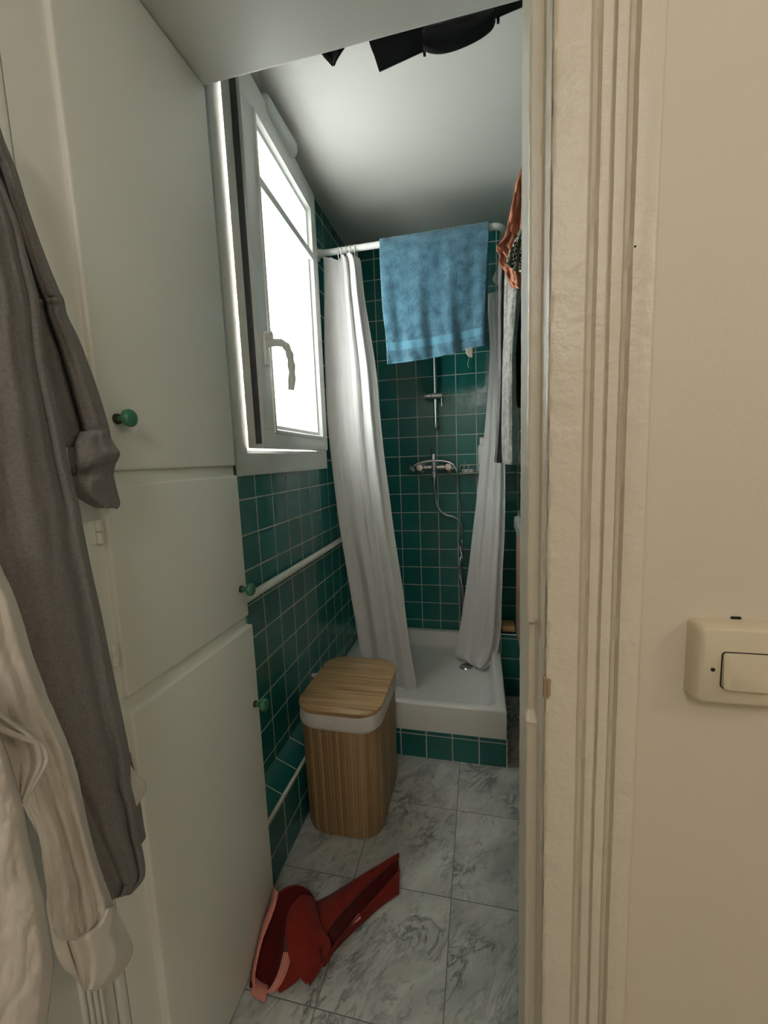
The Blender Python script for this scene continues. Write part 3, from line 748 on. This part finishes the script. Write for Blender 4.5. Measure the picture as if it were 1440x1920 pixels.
tw = thing('bath_towel', 'blue terry bath towel draped over the white curtain rod', 'towel', (-.18, RY, 2.2))
rows = [(712, 470, 917, 434), (713, 500, 915, 470), (715, 540, 913, 515), (718, 585, 911, 560), (722, 620, 910, 595), (724, 643, 909, 612), (726, 668, 909, 634), (727, 683, 911, 646)]
tfold = lambda s, t: .010 * math.sin(s * 19 + 2.2 * t + .5) * (.25 + t) + .006 * math.sin(s * 43 - 3 * t) * t
bm = bmesh.new(); lay = []
NU, NV = 70, 60
Lr = spline([(r[0], r[1], 0) for r in rows], 10); Rr_ = spline([(r[2], r[3], 0) for r in rows], 10)
front = []
for j in range(NV + 1):
    t = j / NV; x = t * (len(Lr) - 1); i0 = min(int(x), len(Lr) - 2); a = Lr[i0].lerp(Lr[i0 + 1], x - i0); b = Rr_[i0].lerp(Rr_[i0 + 1], x - i0); line = []
    for i in range(NU + 1):
        s = i / NU; q = a.lerp(b, s); bow = 5 * math.sin(s * math.pi) * t
        line.append(at(q.x, q.y + bow, 'Y', RY - .019 - .006 * t - tfold(s, t)))
    front.append(line)
top = []
for k in range(1, 8):
    an = math.pi * k / 8
    top.append([Vector((front[0][i].x, RY - .0185 * math.cos(an), RZ + .0185 * math.sin(an) + .001 * math.sin(i * .9))) for i in range(NU + 1)])
top.reverse()
back = []
for j in range(40, -1, -1):
    t = j / 40
    back.append([Vector((front[0][i].x + (.012 - .024 * i / NU) * t + .003 * t, RY + .019 + .006 * t + .006 * math.sin(i * .25) * t, RZ - .46 * t + .0 * i)) for i in range(NU + 1)])
allr = back + top + front
gv = [[bm.verts.new(p) for p in r] for r in allr]
nf = len(back) + len(top)
for j in range(len(gv) - 1):
    for i in range(NU):
        f = bm.faces.new((gv[j][i], gv[j][i + 1], gv[j + 1][i + 1], gv[j + 1][i]))
        t = (j - nf) / NV
        if .70 < t < .80 or t > .955 : f.material_index = 1
link('terry_cloth', bm, [M['towel'], M['towelband']], tw, smooth=180, solid=.006)
bm = sheet(bmesh.new(), [(873, 653, 887, 651), (873, 659, 887, 659), (876, 666, 887, 667), (881, 670, 886, 671)], 6, 8, lambda s, t, u, v: at(u, v, 'Y', RY - .043 - .004 * t))
link('label_tag', bm, M['tagdark'], tw, smooth=180, solid=.001, label='small white woven tag')
bm = tube(bmesh.new(), spline([at(876, 662, 'Y', RY - .046), at(879, 672, 'Y', RY - .046), at(877, 682, 'Y', RY - .046), at(879, 690, 'Y', RY - .046)], 5), .0006, 5); link('loose_thread', bm, M['tag'], tw)

# ------------------------------------------------------------------ shower fittings on the back wall
rail = thing('shower_rail', 'chrome vertical shower rail on the green back wall under the towel', 'shower rail', (-.243, DB, 1.6))
YR = DB - .05
ra, rb = at(814, 640, 'Y', YR), at(817, 800, 'Y', YR)
rx = (ra.x + rb.x) / 2
bm = tube(bmesh.new(), [(rx, YR, rb.z), (rx, YR, 2.0)], .0105, 16); link('bar', bm, M['chrome'], rail, smooth=60)
bm = lathe(bmesh.new(), [(0, .0125), (.02, .0125), (.03, .009), (.035, .006)], (rx, YR, rb.z + .02), (0, 0, -1), 16)
box(bm, rx - .008, rx + .008, YR, DB, rb.z + .005, rb.z + .025, .003); link('end_bracket', bm, M['steel'], rail, smooth=40)
bm = bmesh.new(); lathe(bm, [(0, .0125), (.02, .0125), (.03, .009), (.035, .006)], (rx, YR, 1.98), (0, 0, 1), 16); box(bm, rx - .008, rx + .008, YR, DB, 1.98, 2.0, .003)
link('end_bracket', bm, M['steel'], rail, smooth=40)
hz = at(818, 743, 'Y', YR).z
bm = lathe(bmesh.new(), [(0, .012), (.004, .016), (.06, .016), (.064, .014)], (rx - .022, YR - .018, hz), (1, 0, 0), 20)
lathe(bm, [(0, .017), (.012, .017), (.014, .012), (.022, .012), (.026, .016), (.034, .016)], (rx - .022, YR - .018, hz), (-1, 0, 0), 20)
link('slider', bm, M['steel'], rail, smooth=40)
bm = tube(bmesh.new(), [(rx + .036, YR - .02, hz - .005), (rx + .037, YR - .024, hz - .06)], [.0045, .003], 10); link('slider_lever', bm, M['chrome'], rail)

mx = thing('shower_mixer', 'chrome wall-mounted shower mixer tap below the shower rail', 'tap', (-.26, DB, 1.22))
YM = DB - .07
cL, cR, cM = at(788, 877, 'Y', YM), at(841, 876, 'Y', YM), at(815, 876, 'Y', YM)
bm = tube(bmesh.new(), [(cL.x - .01, YM, cL.z), (cR.x + .01, YM, cL.z)], .0165, 20)
for c in (cL, cR): tube(bm, [(c.x, YM, cL.z), (c.x, DB - .01, cL.z)], .012, 16)
link('body', bm, M['chrome'], mx, smooth=50)
for c in (cL, cR):
    bm = lathe(bmesh.new(), [(0, .034), (.004, .034), (.014, .024), (.016, .013)], (c.x, DB, cL.z), (0, -1, 0), 24); link('wall_rosette', bm, M['chrome'], mx, smooth=40)
    bm = lathe(bmesh.new(), [(0, .02), (.03, .021), (.034, .018), (.035, 0)], (c.x, YM, cL.z), (0, -1, 0), 22); link('valve_cap', bm, M['chrome'], mx, smooth=40)
zt, zb = at(815, 851, 'Y', YM - .04).z, at(815, 896, 'Y', YM - .04).z
bm = lathe(bmesh.new(), [(0, .012), (.03, .0145), (.032, .0125), (.035, .0145), (zt - zb - .004, .014), (zt - zb, .012)], (cM.x, YM - .035, zb), (0, 0, 1), 20)
tube(bm, [(cM.x, YM - .03, cL.z), (cM.x, YM, cL.z)], .012, 12)
link('hand_shower_holder', bm, M['steel'], mx, smooth=40)
bm = tube(bmesh.new(), [(cM.x - .004, YM - .03, zt - .01), (cM.x - .022, YM - .04, zt + .03)], [.004, .0028], 8); link('lever', bm, M['metal'], mx)
hs = thing('hand_shower', 'chrome hand shower with grey hose resting across the mixer tap', 'shower head', (-.26, YM - .05, 1.24))
Y2 = YM - .045
arc = [at(u, v, 'Y', Y2) for u, v in ((776, 873), (784, 869), (796, 866), (812, 864), (828, 864), (842, 867), (850, 872))]
bm = tube(bmesh.new(), spline(arc, 6), .0075, 14); link('handle', bm, M['chrome'], hs, smooth=60)
hc = at(773, 879, 'Y', Y2)
bm = lathe(bmesh.new(), [(-.012, .008), (-.006, .02), (.004, .026), (.012, .026), (.016, .022), (.016, 0)], hc, (-.75, -.35, -.6), 24); link('spray_head', bm, M['chrome'], hs, smooth=40)
hose = [at(u, v, 'Y', y) for u, v, y in ((850, 872, Y2), (856, 884, Y2), (859, 905, Y2 + .03), (861, 935, Y2 + .06), (862, 965, Y2 + .07), (862, 985, Y2 + .07), (864, 1005, Y2 + .07), (867, 1020, Y2 + .06), (865, 1040, Y2 + .08), (862, 1055, Y2 + .07), (866, 1075, Y2 + .08), (864, 1110, Y2 + .08), (863, 1160, Y2 + .08),
                             (867, 1168, Y2 + .075), (868, 1110, Y2 + .055), (861, 1070, Y2 + .085), (867, 1048, Y2 + .06), (862, 1022, Y2 + .085), (865, 1008, Y2 + .05), (867, 990, Y2 + .04), (861, 977, Y2 + .03), (850, 969, Y2 + .03), (838, 966, Y2 + .03), (828, 960, Y2 + .03), (820, 948, Y2 + .03), (816, 930, Y2 + .03), (814, 910, Y2 + .01), (815, 896, YM - .035))]
bm = tube(bmesh.new(), spline(hose, 6), .0058, 10); link('hose', bm, M['steel'], hs, smooth=60)
rk = thing('soap_rack', 'small chrome wire soap rack on the tiles right of the mixer tap', 'rack', (-.06, DB, 1.19))
bm = bmesh.new()
z0, z1 = 1.188, 1.232; x0, x1 = -.112, .06; y0, y1 = DB - .085, DB - .004
for zq in (z0, z1):
    for a, b in (((x0, y0), (x1, y0)), ((x1, y0), (x1, y1)), ((x1, y1), (x0, y1)), ((x0, y1), (x0, y0))): tube(bm, [(*a, zq), (*b, zq)], .0018, 6)
for k in range(8):
    x = x0 + (x1 - x0) * k / 7; tube(bm, [(x, y0, z1), (x, y0, z0), (x, y1, z0), (x, y1, z1)], .0014, 6)
tube(bm, [(x0 + .02, y1, z1), (x0 + .025, y1, z1 + .02), (x0 + .035, y1, z1)], .0015, 6)
link('wire_basket', bm, M['chrome'], rk, smooth=60)
sb = bmesh.new(); loft(sb, [[(x, y, z0 + h) for x, y in rrect(x0 + .012 + i, x0 + .085 - i, y0 + .015 + i, y1 - .015 - i, .012, 4)] for h, i in ((.003, .004), (.008, 0), (.016, 0), (.02, .005))])
tag(link('soap_bar', sb, M['white'], origin=(x0 + .05, y0 + .04, z0), smooth=50), 'flat white soap bar lying in the wire rack by the mixer tap', 'soap')
bt = thing('shampoo_bottle', 'white plastic bottle with white cap standing in the wire rack behind the curtain', 'bottle', (.015, DB - .045, 1.192))
bm = lathe(bmesh.new(), [(0, .024), (.004, .027), (.13, .027), (.145, .022), (.15, .015)], (.015, DB - .045, 1.192), (0, 0, 1), 22); link('bottle_body', bm, M['pvc'], bt, smooth=40)
bm = lathe(bmesh.new(), [(.15, .017), (.185, .017), (.187, .014), (.187, 0)], (.015, DB - .045, 1.192), (0, 0, 1), 20); link('cap', bm, M['white'], bt, smooth=40)

# ------------------------------------------------------------------ pipe on the left wall, cap behind the basket
bm = tube(bmesh.new(), [(-.688, YB + .01, .882), (-.688, 1.75, .884), (-.688, 2.0, .886), (-.688, 2.2, .887)], .0135, 14)
for y in (1.0, 2.1): box(bm, XL, -.68, y, y + .02, .872, .898, .002)
tag(link('water_pipe', bm, M['white'], origin=(-.688, 1.5, .88), smooth=50), 'white painted pipe running along the green tiles under the window', 'pipe')
vc = at(596, 1267, 'X', XL + .025)
bm = lathe(bmesh.new(), [(0, .008), (.014, .008), (.018, .0125), (.030, .0125), (.034, .008), (.034, 0)], (XL, vc.y, vc.z), (1, 0, 0), 18)
tag(link('valve_cap', bm, M['white'], origin=(XL, vc.y, vc.z), smooth=50), 'small white round cap on the tiled wall behind the laundry basket', 'valve cap')

# ------------------------------------------------------------------ laundry basket
bk = thing('laundry_basket', 'bamboo slat laundry basket with white liner and wooden lid beside the shower', 'laundry basket', (-.475, 1.39, 0))
BX0, BX1, BY0, BY1, BR = -.617, -.332, 1.205, 1.575, .075
def bl(z, i, r=BR, dx=0): return [(x + dx, y, z) for x, y in rrect(BX0 + i, BX1 - i, BY0 + i, BY1 - i, r, 14)]
bm = loft(bmesh.new(), [bl(.003, .008), bl(.02, .004), bl(.2, .002), bl(.40, 0), bl(.43, .001)], uv=True)
link('slatted_body', bm, M['slats'], bk, smooth=60)
bm = bmesh.new()
lp = []
for z, i in ((.398, -.0005), (.40, -.004), (.412, -.006), (.44, -.005), (.452, -.003), (.454, .004)):
    q = bl(z, i, BR + .004)
    if z < .41: q = [(x, y, z + .003 * math.sin(k * .35)) for k, (x, y, _) in enumerate(q)]
    lp.append(q)
loft(bm, lp); link('fabric_liner', bm, M['cuff'], bk, smooth=60, label='white fabric liner folded over the rim')
bm = loft(bmesh.new(), [bl(.455, -.004, BR + .003), bl(.457, -.006, BR + .005), bl(.464, -.007, BR + .005), bl(.468, -.006, BR + .005), bl(.4695, -.003, BR)])
link('lid', bm, M['bamboo'], bk, smooth=40)

# ------------------------------------------------------------------ red bag on the floor
bag = thing('red_tote_bag', 'crumpled red canvas bag with pink striped webbing lying on the marble floor', 'bag', (-.45, .95, 0))
def P(u, v, z): return at(u, v, 'Z', z)
def patch(bm, A, B, nu, nv, lift=lambda s, t: 0, wob=.002):
    A = spline(A, 8); B = spline(B, 8); gg = []
    def pk(S, t):
        x = t * (len(S) - 1); i = min(int(x), len(S) - 2); return S[i].lerp(S[i + 1], x - i)
    for j in range(nv + 1):
        t = j / nv; a, b = pk(A, t), pk(B, t); ln = []
        for i in range(nu + 1):
            s = i / nu; q = a.lerp(b, s); q.z = max(.002, q.z + lift(s, t) + wob * nz(s * 4, t * 5, 3)); q.x = max(q.x, -.5655); ln.append(bm.verts.new(q))
        gg.append(ln)
    for j in range(nv):
        for i in range(nu): bm.faces.new((gg[j][i], gg[j][i + 1], gg[j + 1][i + 1], gg[j + 1][i]))
    return bm
# long tail: upper face, the fold's shadowed side, lower face
bm = bmesh.new()
e_top = [P(570, 1702, .05), P(620, 1678, .045), P(680, 1640, .035), P(722, 1616, .035), P(749, 1605, .045)]
e_ridge = [P(598, 1780, .075), P(628, 1728, .055), P(668, 1683, .042), P(707, 1643, .036), P(747, 1609, .044)]
bm = patch(bm, e_top, e_ridge, 14, 40, lambda s, t: .014 * math.sin(math.pi * s))
e_low = [P(580, 1838, .004), P(625, 1785, .004), P(668, 1742, .004), P(712, 1702, .004), P(748, 1676, .004)]
e_mid = [P(612, 1806, .040), P(648, 1748, .032), P(684, 1704, .028), P(716, 1668, .03), P(749, 1630, .034)]
patch(bm, e_mid, e_low, 12, 40, lambda s, t: .010 * math.sin(math.pi * s))
e_back = [P(560, 1720, .004), P(625, 1684, .004), P(680, 1650, .004), P(722, 1628, .004), P(745, 1618, .004)]
patch(bm, e_top, e_back, 6, 30)
link('tail', bm, M['red'], bag, smooth=180, solid=.003)
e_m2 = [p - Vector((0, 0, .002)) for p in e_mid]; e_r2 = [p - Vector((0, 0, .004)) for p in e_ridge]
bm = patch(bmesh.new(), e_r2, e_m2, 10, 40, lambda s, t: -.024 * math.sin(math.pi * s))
link('gusset', bm, M['redin_shade'], bag, smooth=180, solid=.002, label='folded side of the bag, darkened as fold shade')  # the lining's darker red paints in the shade of the recessed fold
# big rounded flap folded forward over the mouth
bm = bmesh.new()
A = [P(541, 1712, .118), P(536, 1738, .115), P(537, 1767, .10), P(541, 1790, .08), P(548, 1812, .055), P(561, 1830, .03), P(576, 1846, .006)]
B = [P(588, 1686, .106), P(595, 1712, .098), P(603, 1740, .088), P(620, 1766, .062), P(613, 1795, .038), P(600, 1818, .018), P(580, 1849, .004)]
patch(bm, A, B, 24, 40, lambda s, t: .030 * math.sin(math.pi * s) * (1 - .6 * t), .004)
link('flap', bm, M['red'], bag, smooth=180, solid=.003)
# mouth of the bag: far side leaning on the cupboard, lining, near side
A = [P(467, 1850, .006), P(471, 1812, .03), P(481, 1765, .06), P(496, 1722, .09), P(512, 1692, .112), P(524, 1677, .122), P(540, 1665, .128), P(558, 1662, .128), P(580, 1672, .118), P(592, 1690, .104)]
B = [P(499, 1866, .004), P(516, 1850, .008), P(529, 1824, .022), P(537, 1796, .05), P(540, 1780, .072), P(541, 1760, .09), P(543, 1735, .108), P(550, 1715, .114), P(570, 1702, .106), P(590, 1694, .100)]
bm = patch(bmesh.new(), A, B, 24, 60, lambda s, t: -.05 * math.sin(math.pi * s) * math.sin(math.pi * min(1, .12 + t * .9)), .004)
link('lining', bm, M['redin_shade'], bag, smooth=180, solid=.002, label='dark red lining inside the bag mouth')
bm = bmesh.new()
B2 = [P(462, 1850, .002), P(475, 1800, .002), P(492, 1765, .002), P(508, 1735, .002), P(520, 1712, .002), P(530, 1700, .002), P(540, 1692, .002), P(552, 1690, .002), P(572, 1694, .002), P(592, 1706, .002)]
A2 = [a - Vector((.004, -.004, .002)) for a in A]
patch(bm, A2, B2, 8, 40)
C = [P(541, 1760, .092), P(540, 1781, .074), P(536, 1800, .05), P(529, 1826, .022), P(514, 1852, .008)]
Dd = [P(556, 1822, .03), P(562, 1832, .02), P(556, 1840, .010), P(545, 1849, .006), P(524, 1862, .003)]
patch(bm, C, Dd, 10, 20, lambda s, t: .008 * math.sin(math.pi * s))
link('outer_side', bm, M['red'], bag, smooth=180, solid=.003)
def ribbon(pts, wv, name):
    bm = bmesh.new(); S = spline(pts, 8); prev = None
    for i, p in enumerate(S):
        q = S[min(i + 1, len(S) - 1)] - S[max(i - 1, 0)]
        wd = Vector(wv)
        pa = p - wd * .5; pa.x = max(pa.x, -.5655); a = bm.verts.new(pa); b = bm.verts.new(p + wd * .5)
        if prev: bm.faces.new((prev[0], prev[1], b, a))
        prev = (a, b)
    link(name, bm, M['pink'], bag, smooth=180, solid=.002, label='pink striped webbing')
ribbon([P(518, 1668, .127), P(513, 1692, .117), P(503, 1720, .10), P(490, 1752, .078), P(480, 1790, .054), P(474, 1825, .030), P(476, 1850, .010)], (.018, -.012, 0), 'webbing_edge')
ribbon([P(474, 1846, .010), P(484, 1856, .008), P(500, 1864, .007)], (-.006, .030, .004), 'webbing_edge')
ribbon([P(505, 1862, .010), P(520, 1844, .020), P(532, 1816, .045), P(540, 1785, .08)], (.022, .006, 0), 'webbing_edge')
bm = bmesh.new()
vs = [bm.verts.new(P(u, v, .028)) for u, v in ((653, 1738), (673, 1712), (677, 1722), (671, 1727))]
bm.faces.new(vs); link('stitched_patch', bm, M['pink'], bag, smooth=0, solid=.001, label='small pink striped stitched corner')

# ------------------------------------------------------------------ washbasin, soap, cup
vn = thing('vanity_unit', 'white washbasin on a light brown wooden cabinet behind the door frame', 'washbasin', (.45, 1.8, .4))
bm = nb(.1685, .718, 1.20, 2.10, .40, .9265, .003); link('cabinet', bm, M['vanity'], vn, smooth=40)
bm = bmesh.new(); 
def vl(z, i, r): return [(x, y, z) for x, y in rrect(.158 + i, .718 - i, 1.18 + i, 2.115 - i, r, 5)]
loft(bm, [vl(.925, .004, .01), vl(.93, 0, .012), vl(.975, 0, .012), vl(.982, .004, .012), vl(.982, .03, .03), vl(.972, .04, .05), vl(.948, .075, .07), vl(.936, .13, .09)])
link('basin', bm, M['ceramic'], vn, smooth=40)
bm = lathe(bmesh.new(), [(.0, .02), (.003, .023), (.030, .028), (.030, .026), (.004, .019), (.004, 0)], (.20, 2.085, .983), (0, 0, 1), 18)
tag(link('soap_dish', bm, M['clear'], origin=(.2, 2.085, .983), smooth=40), 'small clear plastic dish on the washbasin corner', 'dish')
sc_ = at(954, 1184, 'Y', 2.235)
bm = bmesh.new(); sx = sc_.x
loft(bm, [[(x, y, z) for x, y in rrect(sx - .036 + i, sx + .030 - i, 2.205 + i, 2.30 - i, .006, 4)] for z, i in ((.3485, .002), (.351, 0), (.374, 0), (.378, .003))])
tag(link('soap_block', bm, M['soap'], origin=(sx, 2.25, .3485), smooth=40), 'tan block of soap on the tiled bench right of the shower', 'soap')

# ------------------------------------------------------------------ clothes drying in the bathroom
rl = thing('clothes_rail', 'white metal clothes rail over the washbasin', 'clothes rail', (.45, 1.6, 2.27))
bm = tube(bmesh.new(), [(.172, 1.6, 2.27), (.719, 1.6, 2.27)], .008, 12); link('rail_bar', bm, M['white'], rl)
bm = lathe(bmesh.new(), [(0, .025), (.006, .024), (.01, .01)], (.72, 1.6, 2.27), (-1, 0, 0), 16); link('wall_flange', bm, M['white'], rl)
tr = thing('grey_trousers', 'light grey linen trousers hanging behind the door frame', 'trousers', (.12, 1.6, 1.7))
def leg(name, rows, Y, ctrl, mat, amp=1):
    fc = curve1(ctrl)
    bm = sheet(bmesh.new(), rows, 40, 120, lambda s, t, u, v: at(u, v, 'Y', Y - fc(s) * amp - .004 * nz(s * 6, t * 24, 5) - .003 * nz(s * 12, t * 50, 1)))
    return link(name, bm, mat, tr, smooth=180, solid=.003)
leg('leg', [(986, 258, 1046, 252), (978, 340, 1040, 336), (962, 420, 1030, 420), (950, 470, 1004, 470), (946, 540, 988, 540), (945, 600, 980, 600), (943, 660, 974, 660), (942, 720, 974, 720), (941, 780, 974, 780), (941, 820, 974, 820), (942, 862, 974, 864), (943, 868, 973, 870), (943, 870, 972, 872)], 1.58, [(0, -.045), (.12, -.028), (.45, .012), (.58, .016), (.70, -.03), (.8, -.06), (1, -.07)], M['linen'])
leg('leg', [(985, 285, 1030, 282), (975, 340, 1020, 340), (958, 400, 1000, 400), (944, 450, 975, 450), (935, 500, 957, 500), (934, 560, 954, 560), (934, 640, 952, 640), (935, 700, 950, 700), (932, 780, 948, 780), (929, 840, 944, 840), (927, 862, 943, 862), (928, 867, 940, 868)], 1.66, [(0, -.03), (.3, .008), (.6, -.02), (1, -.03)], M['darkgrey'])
bm = bmesh.new()
for (x, z0_, z1_) in ((.13, 1.95, 2.29),):
    box(bm, .172, .262, 1.586, 1.614, 2.235, 2.283, .006)
link('waistband', bm, M['linen'], tr, smooth=40)
co = tag_co = thing('coral_blouse', 'crumpled coral cotton blouse hanging at the right over the trousers', 'clothes', (.12, 1.56, 2.0))
rows = [(990, 250, 1010, 250), (981, 300, 1000, 300), (974, 325, 990, 325), (966, 350, 992, 350), (960, 385, 994, 385), (953, 415, 995, 415), (947, 440, 995, 440), (934, 458, 994, 458), (931, 468, 994, 468), (938, 480, 992, 480), (936, 492, 990, 492), (941, 500, 988, 500), (948, 512, 985, 512), (954, 526, 984, 526), (958, 536, 982, 536), (966, 540, 980, 541)]
bm = sheet(bmesh.new(), rows, 50, 90, lambda s, t, u, v: at(u, v, 'Y', 1.53 - .03 * (s - .4) - .012 * math.sin(s * 7 + t * 5) - .016 * nz(s * 7, t * 14, 2) - .010 * abs(nz(s * 12, t * 26, 4))))
link('fabric', bm, M['coral'], co, smooth=180, solid=.003)
pc = thing('printed_scarf', 'black and white printed cloth tucked into the coral blouse', 'scarf', (.13, 1.49, 1.9))
rows = [(975, 430, 992, 430), (967, 448, 992, 448), (956, 470, 992, 470), (950, 490, 990, 490), (955, 500, 988, 502), (966, 508, 985, 512)]
bm = sheet(bmesh.new(), rows, 24, 40, lambda s, t, u, v: at(u, v, 'Y', 1.475 - .012 * math.sin(s * 6 + t * 3) - .006 * nz(s * 6, t * 9, 7)))
link('fabric', bm, M['print'], pc, smooth=180, solid=.002)
rows = [(986, 275, 1020, 275), (978, 400, 1010, 400), (962, 520, 1000, 520), (962, 600, 1000, 600), (966, 680, 1000, 680), (969, 750, 1000, 750), (971, 764, 1000, 764)]
bm = sheet(bmesh.new(), rows, 16, 40, lambda s, t, u, v: at(u, v, 'Y', 1.63 + .012 * t - .008 * math.sin(s * 9)))
tag(link('black_garment', bm, M['blackcloth'], origin=(.15, 1.63, 1.7), smooth=180, solid=.003), 'black cloth hanging behind the grey trousers', 'clothes')

# black clothes on the drying pole above the soffit
pole = thing('drying_pole', 'white drying pole across the bathroom behind the soffit', 'pole', (0, 1.06, 2.40))
bm = tube(bmesh.new(), [(XL, 1.06, 2.385), (.72, 1.06, 2.385)], .009, 12); link('tube', bm, M['white'], pole)
bx = thing('black_trousers', 'black folded cloth with a curved hem hanging above the doorway', 'clothes', (-.05, 1.06, 2.3))
rows = [(640, -130, 1010, -190), (668, -20, 1005, -90), (690, 76, 1002, -10), (697, 95, 1000, 0), (711, 134, 999, 4)]
rows = [(640, -130, 1010, -190), (655, -70, 1008, -130), (672, 0, 1005, -60), (690, 76, 1002, -10)]
bot = curve1([(0, 134), (.33, 103), (.38, 98)])
def bfn(s, t, u, v): return at(u, v, 'Y', 1.055 + .006 * math.sin(s * 12 + t * 3) - .004 * t)
rows = [(640, -130, 1010, -190), (660, -60, 1008, -130), (676, 10, 1005, -75), (692, 78, 1002, -30), (702, 106, 1001, -10), (711, 134, 1000, 3)]
bm = sheet(bmesh.new(), rows, 60, 30, bfn)
link('main_panel', bm, M['blackcloth'], bx, smooth=180, solid=.004)
rows = [(790, 40, 985, -30), (792, 85, 975, -2), (795, 96, 955, 20), (800, 101, 940, 36)]
rows = [(792, 60, 795, 92), (800, 50, 806, 99), (820, 45, 826, 101), (845, 40, 850, 96), (870, 32, 880, 84), (895, 24, 905, 70), (915, 16, 922, 55), (925, 12, 928, 40)]
bm = sheet(bmesh.new(), rows, 14, 50, lambda s, t, u, v: at(u, v, 'Y', 1.035 - .012 * math.sin(s * math.pi)))
link('curved_hem', bm, M['blackcloth'], bx, smooth=180, solid=.004)
for u, v in ((796, 100), (934, 38)):
    c = at(u, v, 'Y', 1.04); bm = nb(c.x - .003, c.x + .003, 1.036, 1.044, c.z - .004, c.z + .012, .001)
    link('drawstring_end', bm, M['blackcloth'], bx)
rows = [(560, -60, 660, -90), (585, 40, 655, 30), (600, 92, 648, 82), (606, 104, 640, 98), (616, 115, 634, 108), (624, 123, 627, 122)]
bm = sheet(bmesh.new(), rows, 16, 30, lambda s, t, u, v: at(u, v, 'Y', 1.06 + .004 * math.sin(s * 5)))
tag(link('black_cloth_corner', bm, M['blackcloth'], origin=(-.32, 1.06, 2.3), smooth=180, solid=.004), 'small black cloth corner hanging left of the black folded cloth', 'clothes')

# ------------------------------------------------------------------ light
wd = bpy.data.worlds.new('sky'); sc.world = wd; wd.use_nodes = True
bg = wd.node_tree.nodes['Background']; bg.inputs[0].default_value = (.985, .99, .99, 1); bg.inputs[1].default_value = 23.0
pd = bpy.data.lights.new('window_portal', 'AREA'); pd.shape = 'RECTANGLE'; pd.size = .72; pd.size_y = 1.15; pd.cycles.is_portal = True
po = bpy.data.objects.new('window_portal', pd); COL.objects.link(po); po.location = (XL - .23, (WY0 + WY1) / 2, (WZ0 + WZ1) / 2)
po.rotation_euler = (0, math.radians(-90), 0)
def lamp(name, loc, power, col, r):
    d = bpy.data.lights.new(name, 'POINT'); d.energy = power; d.color = col; d.shadow_soft_size = r
    o = bpy.data.objects.new(name, d); COL.objects.link(o); o.location = loc; return o
lamp('hall_lamp', (1.2, -.12, 1.9), 7.6, (1.0, .92, .82), .09)
lamp('hall_fill_light', (.1, -1.0, 2.2), 18.5, (1.0, .985, .96), .18)  # unseen fill light added behind the camera to brighten hall and cupboard evenly

sc.view_settings.view_transform = 'Standard'; sc.view_settings.look = 'None'; sc.view_settings.exposure = 0; sc.view_settings.gamma = 1
sc.view_settings.use_curve_mapping = False
cy = sc.cycles
cy.use_denoising = True; cy.max_bounces = 12; cy.diffuse_bounces = 7; cy.glossy_bounces = 4; cy.transmission_bounces = 6
cy.sample_clamp_indirect = 8; cy.caustics_reflective = False; cy.caustics_refractive = False
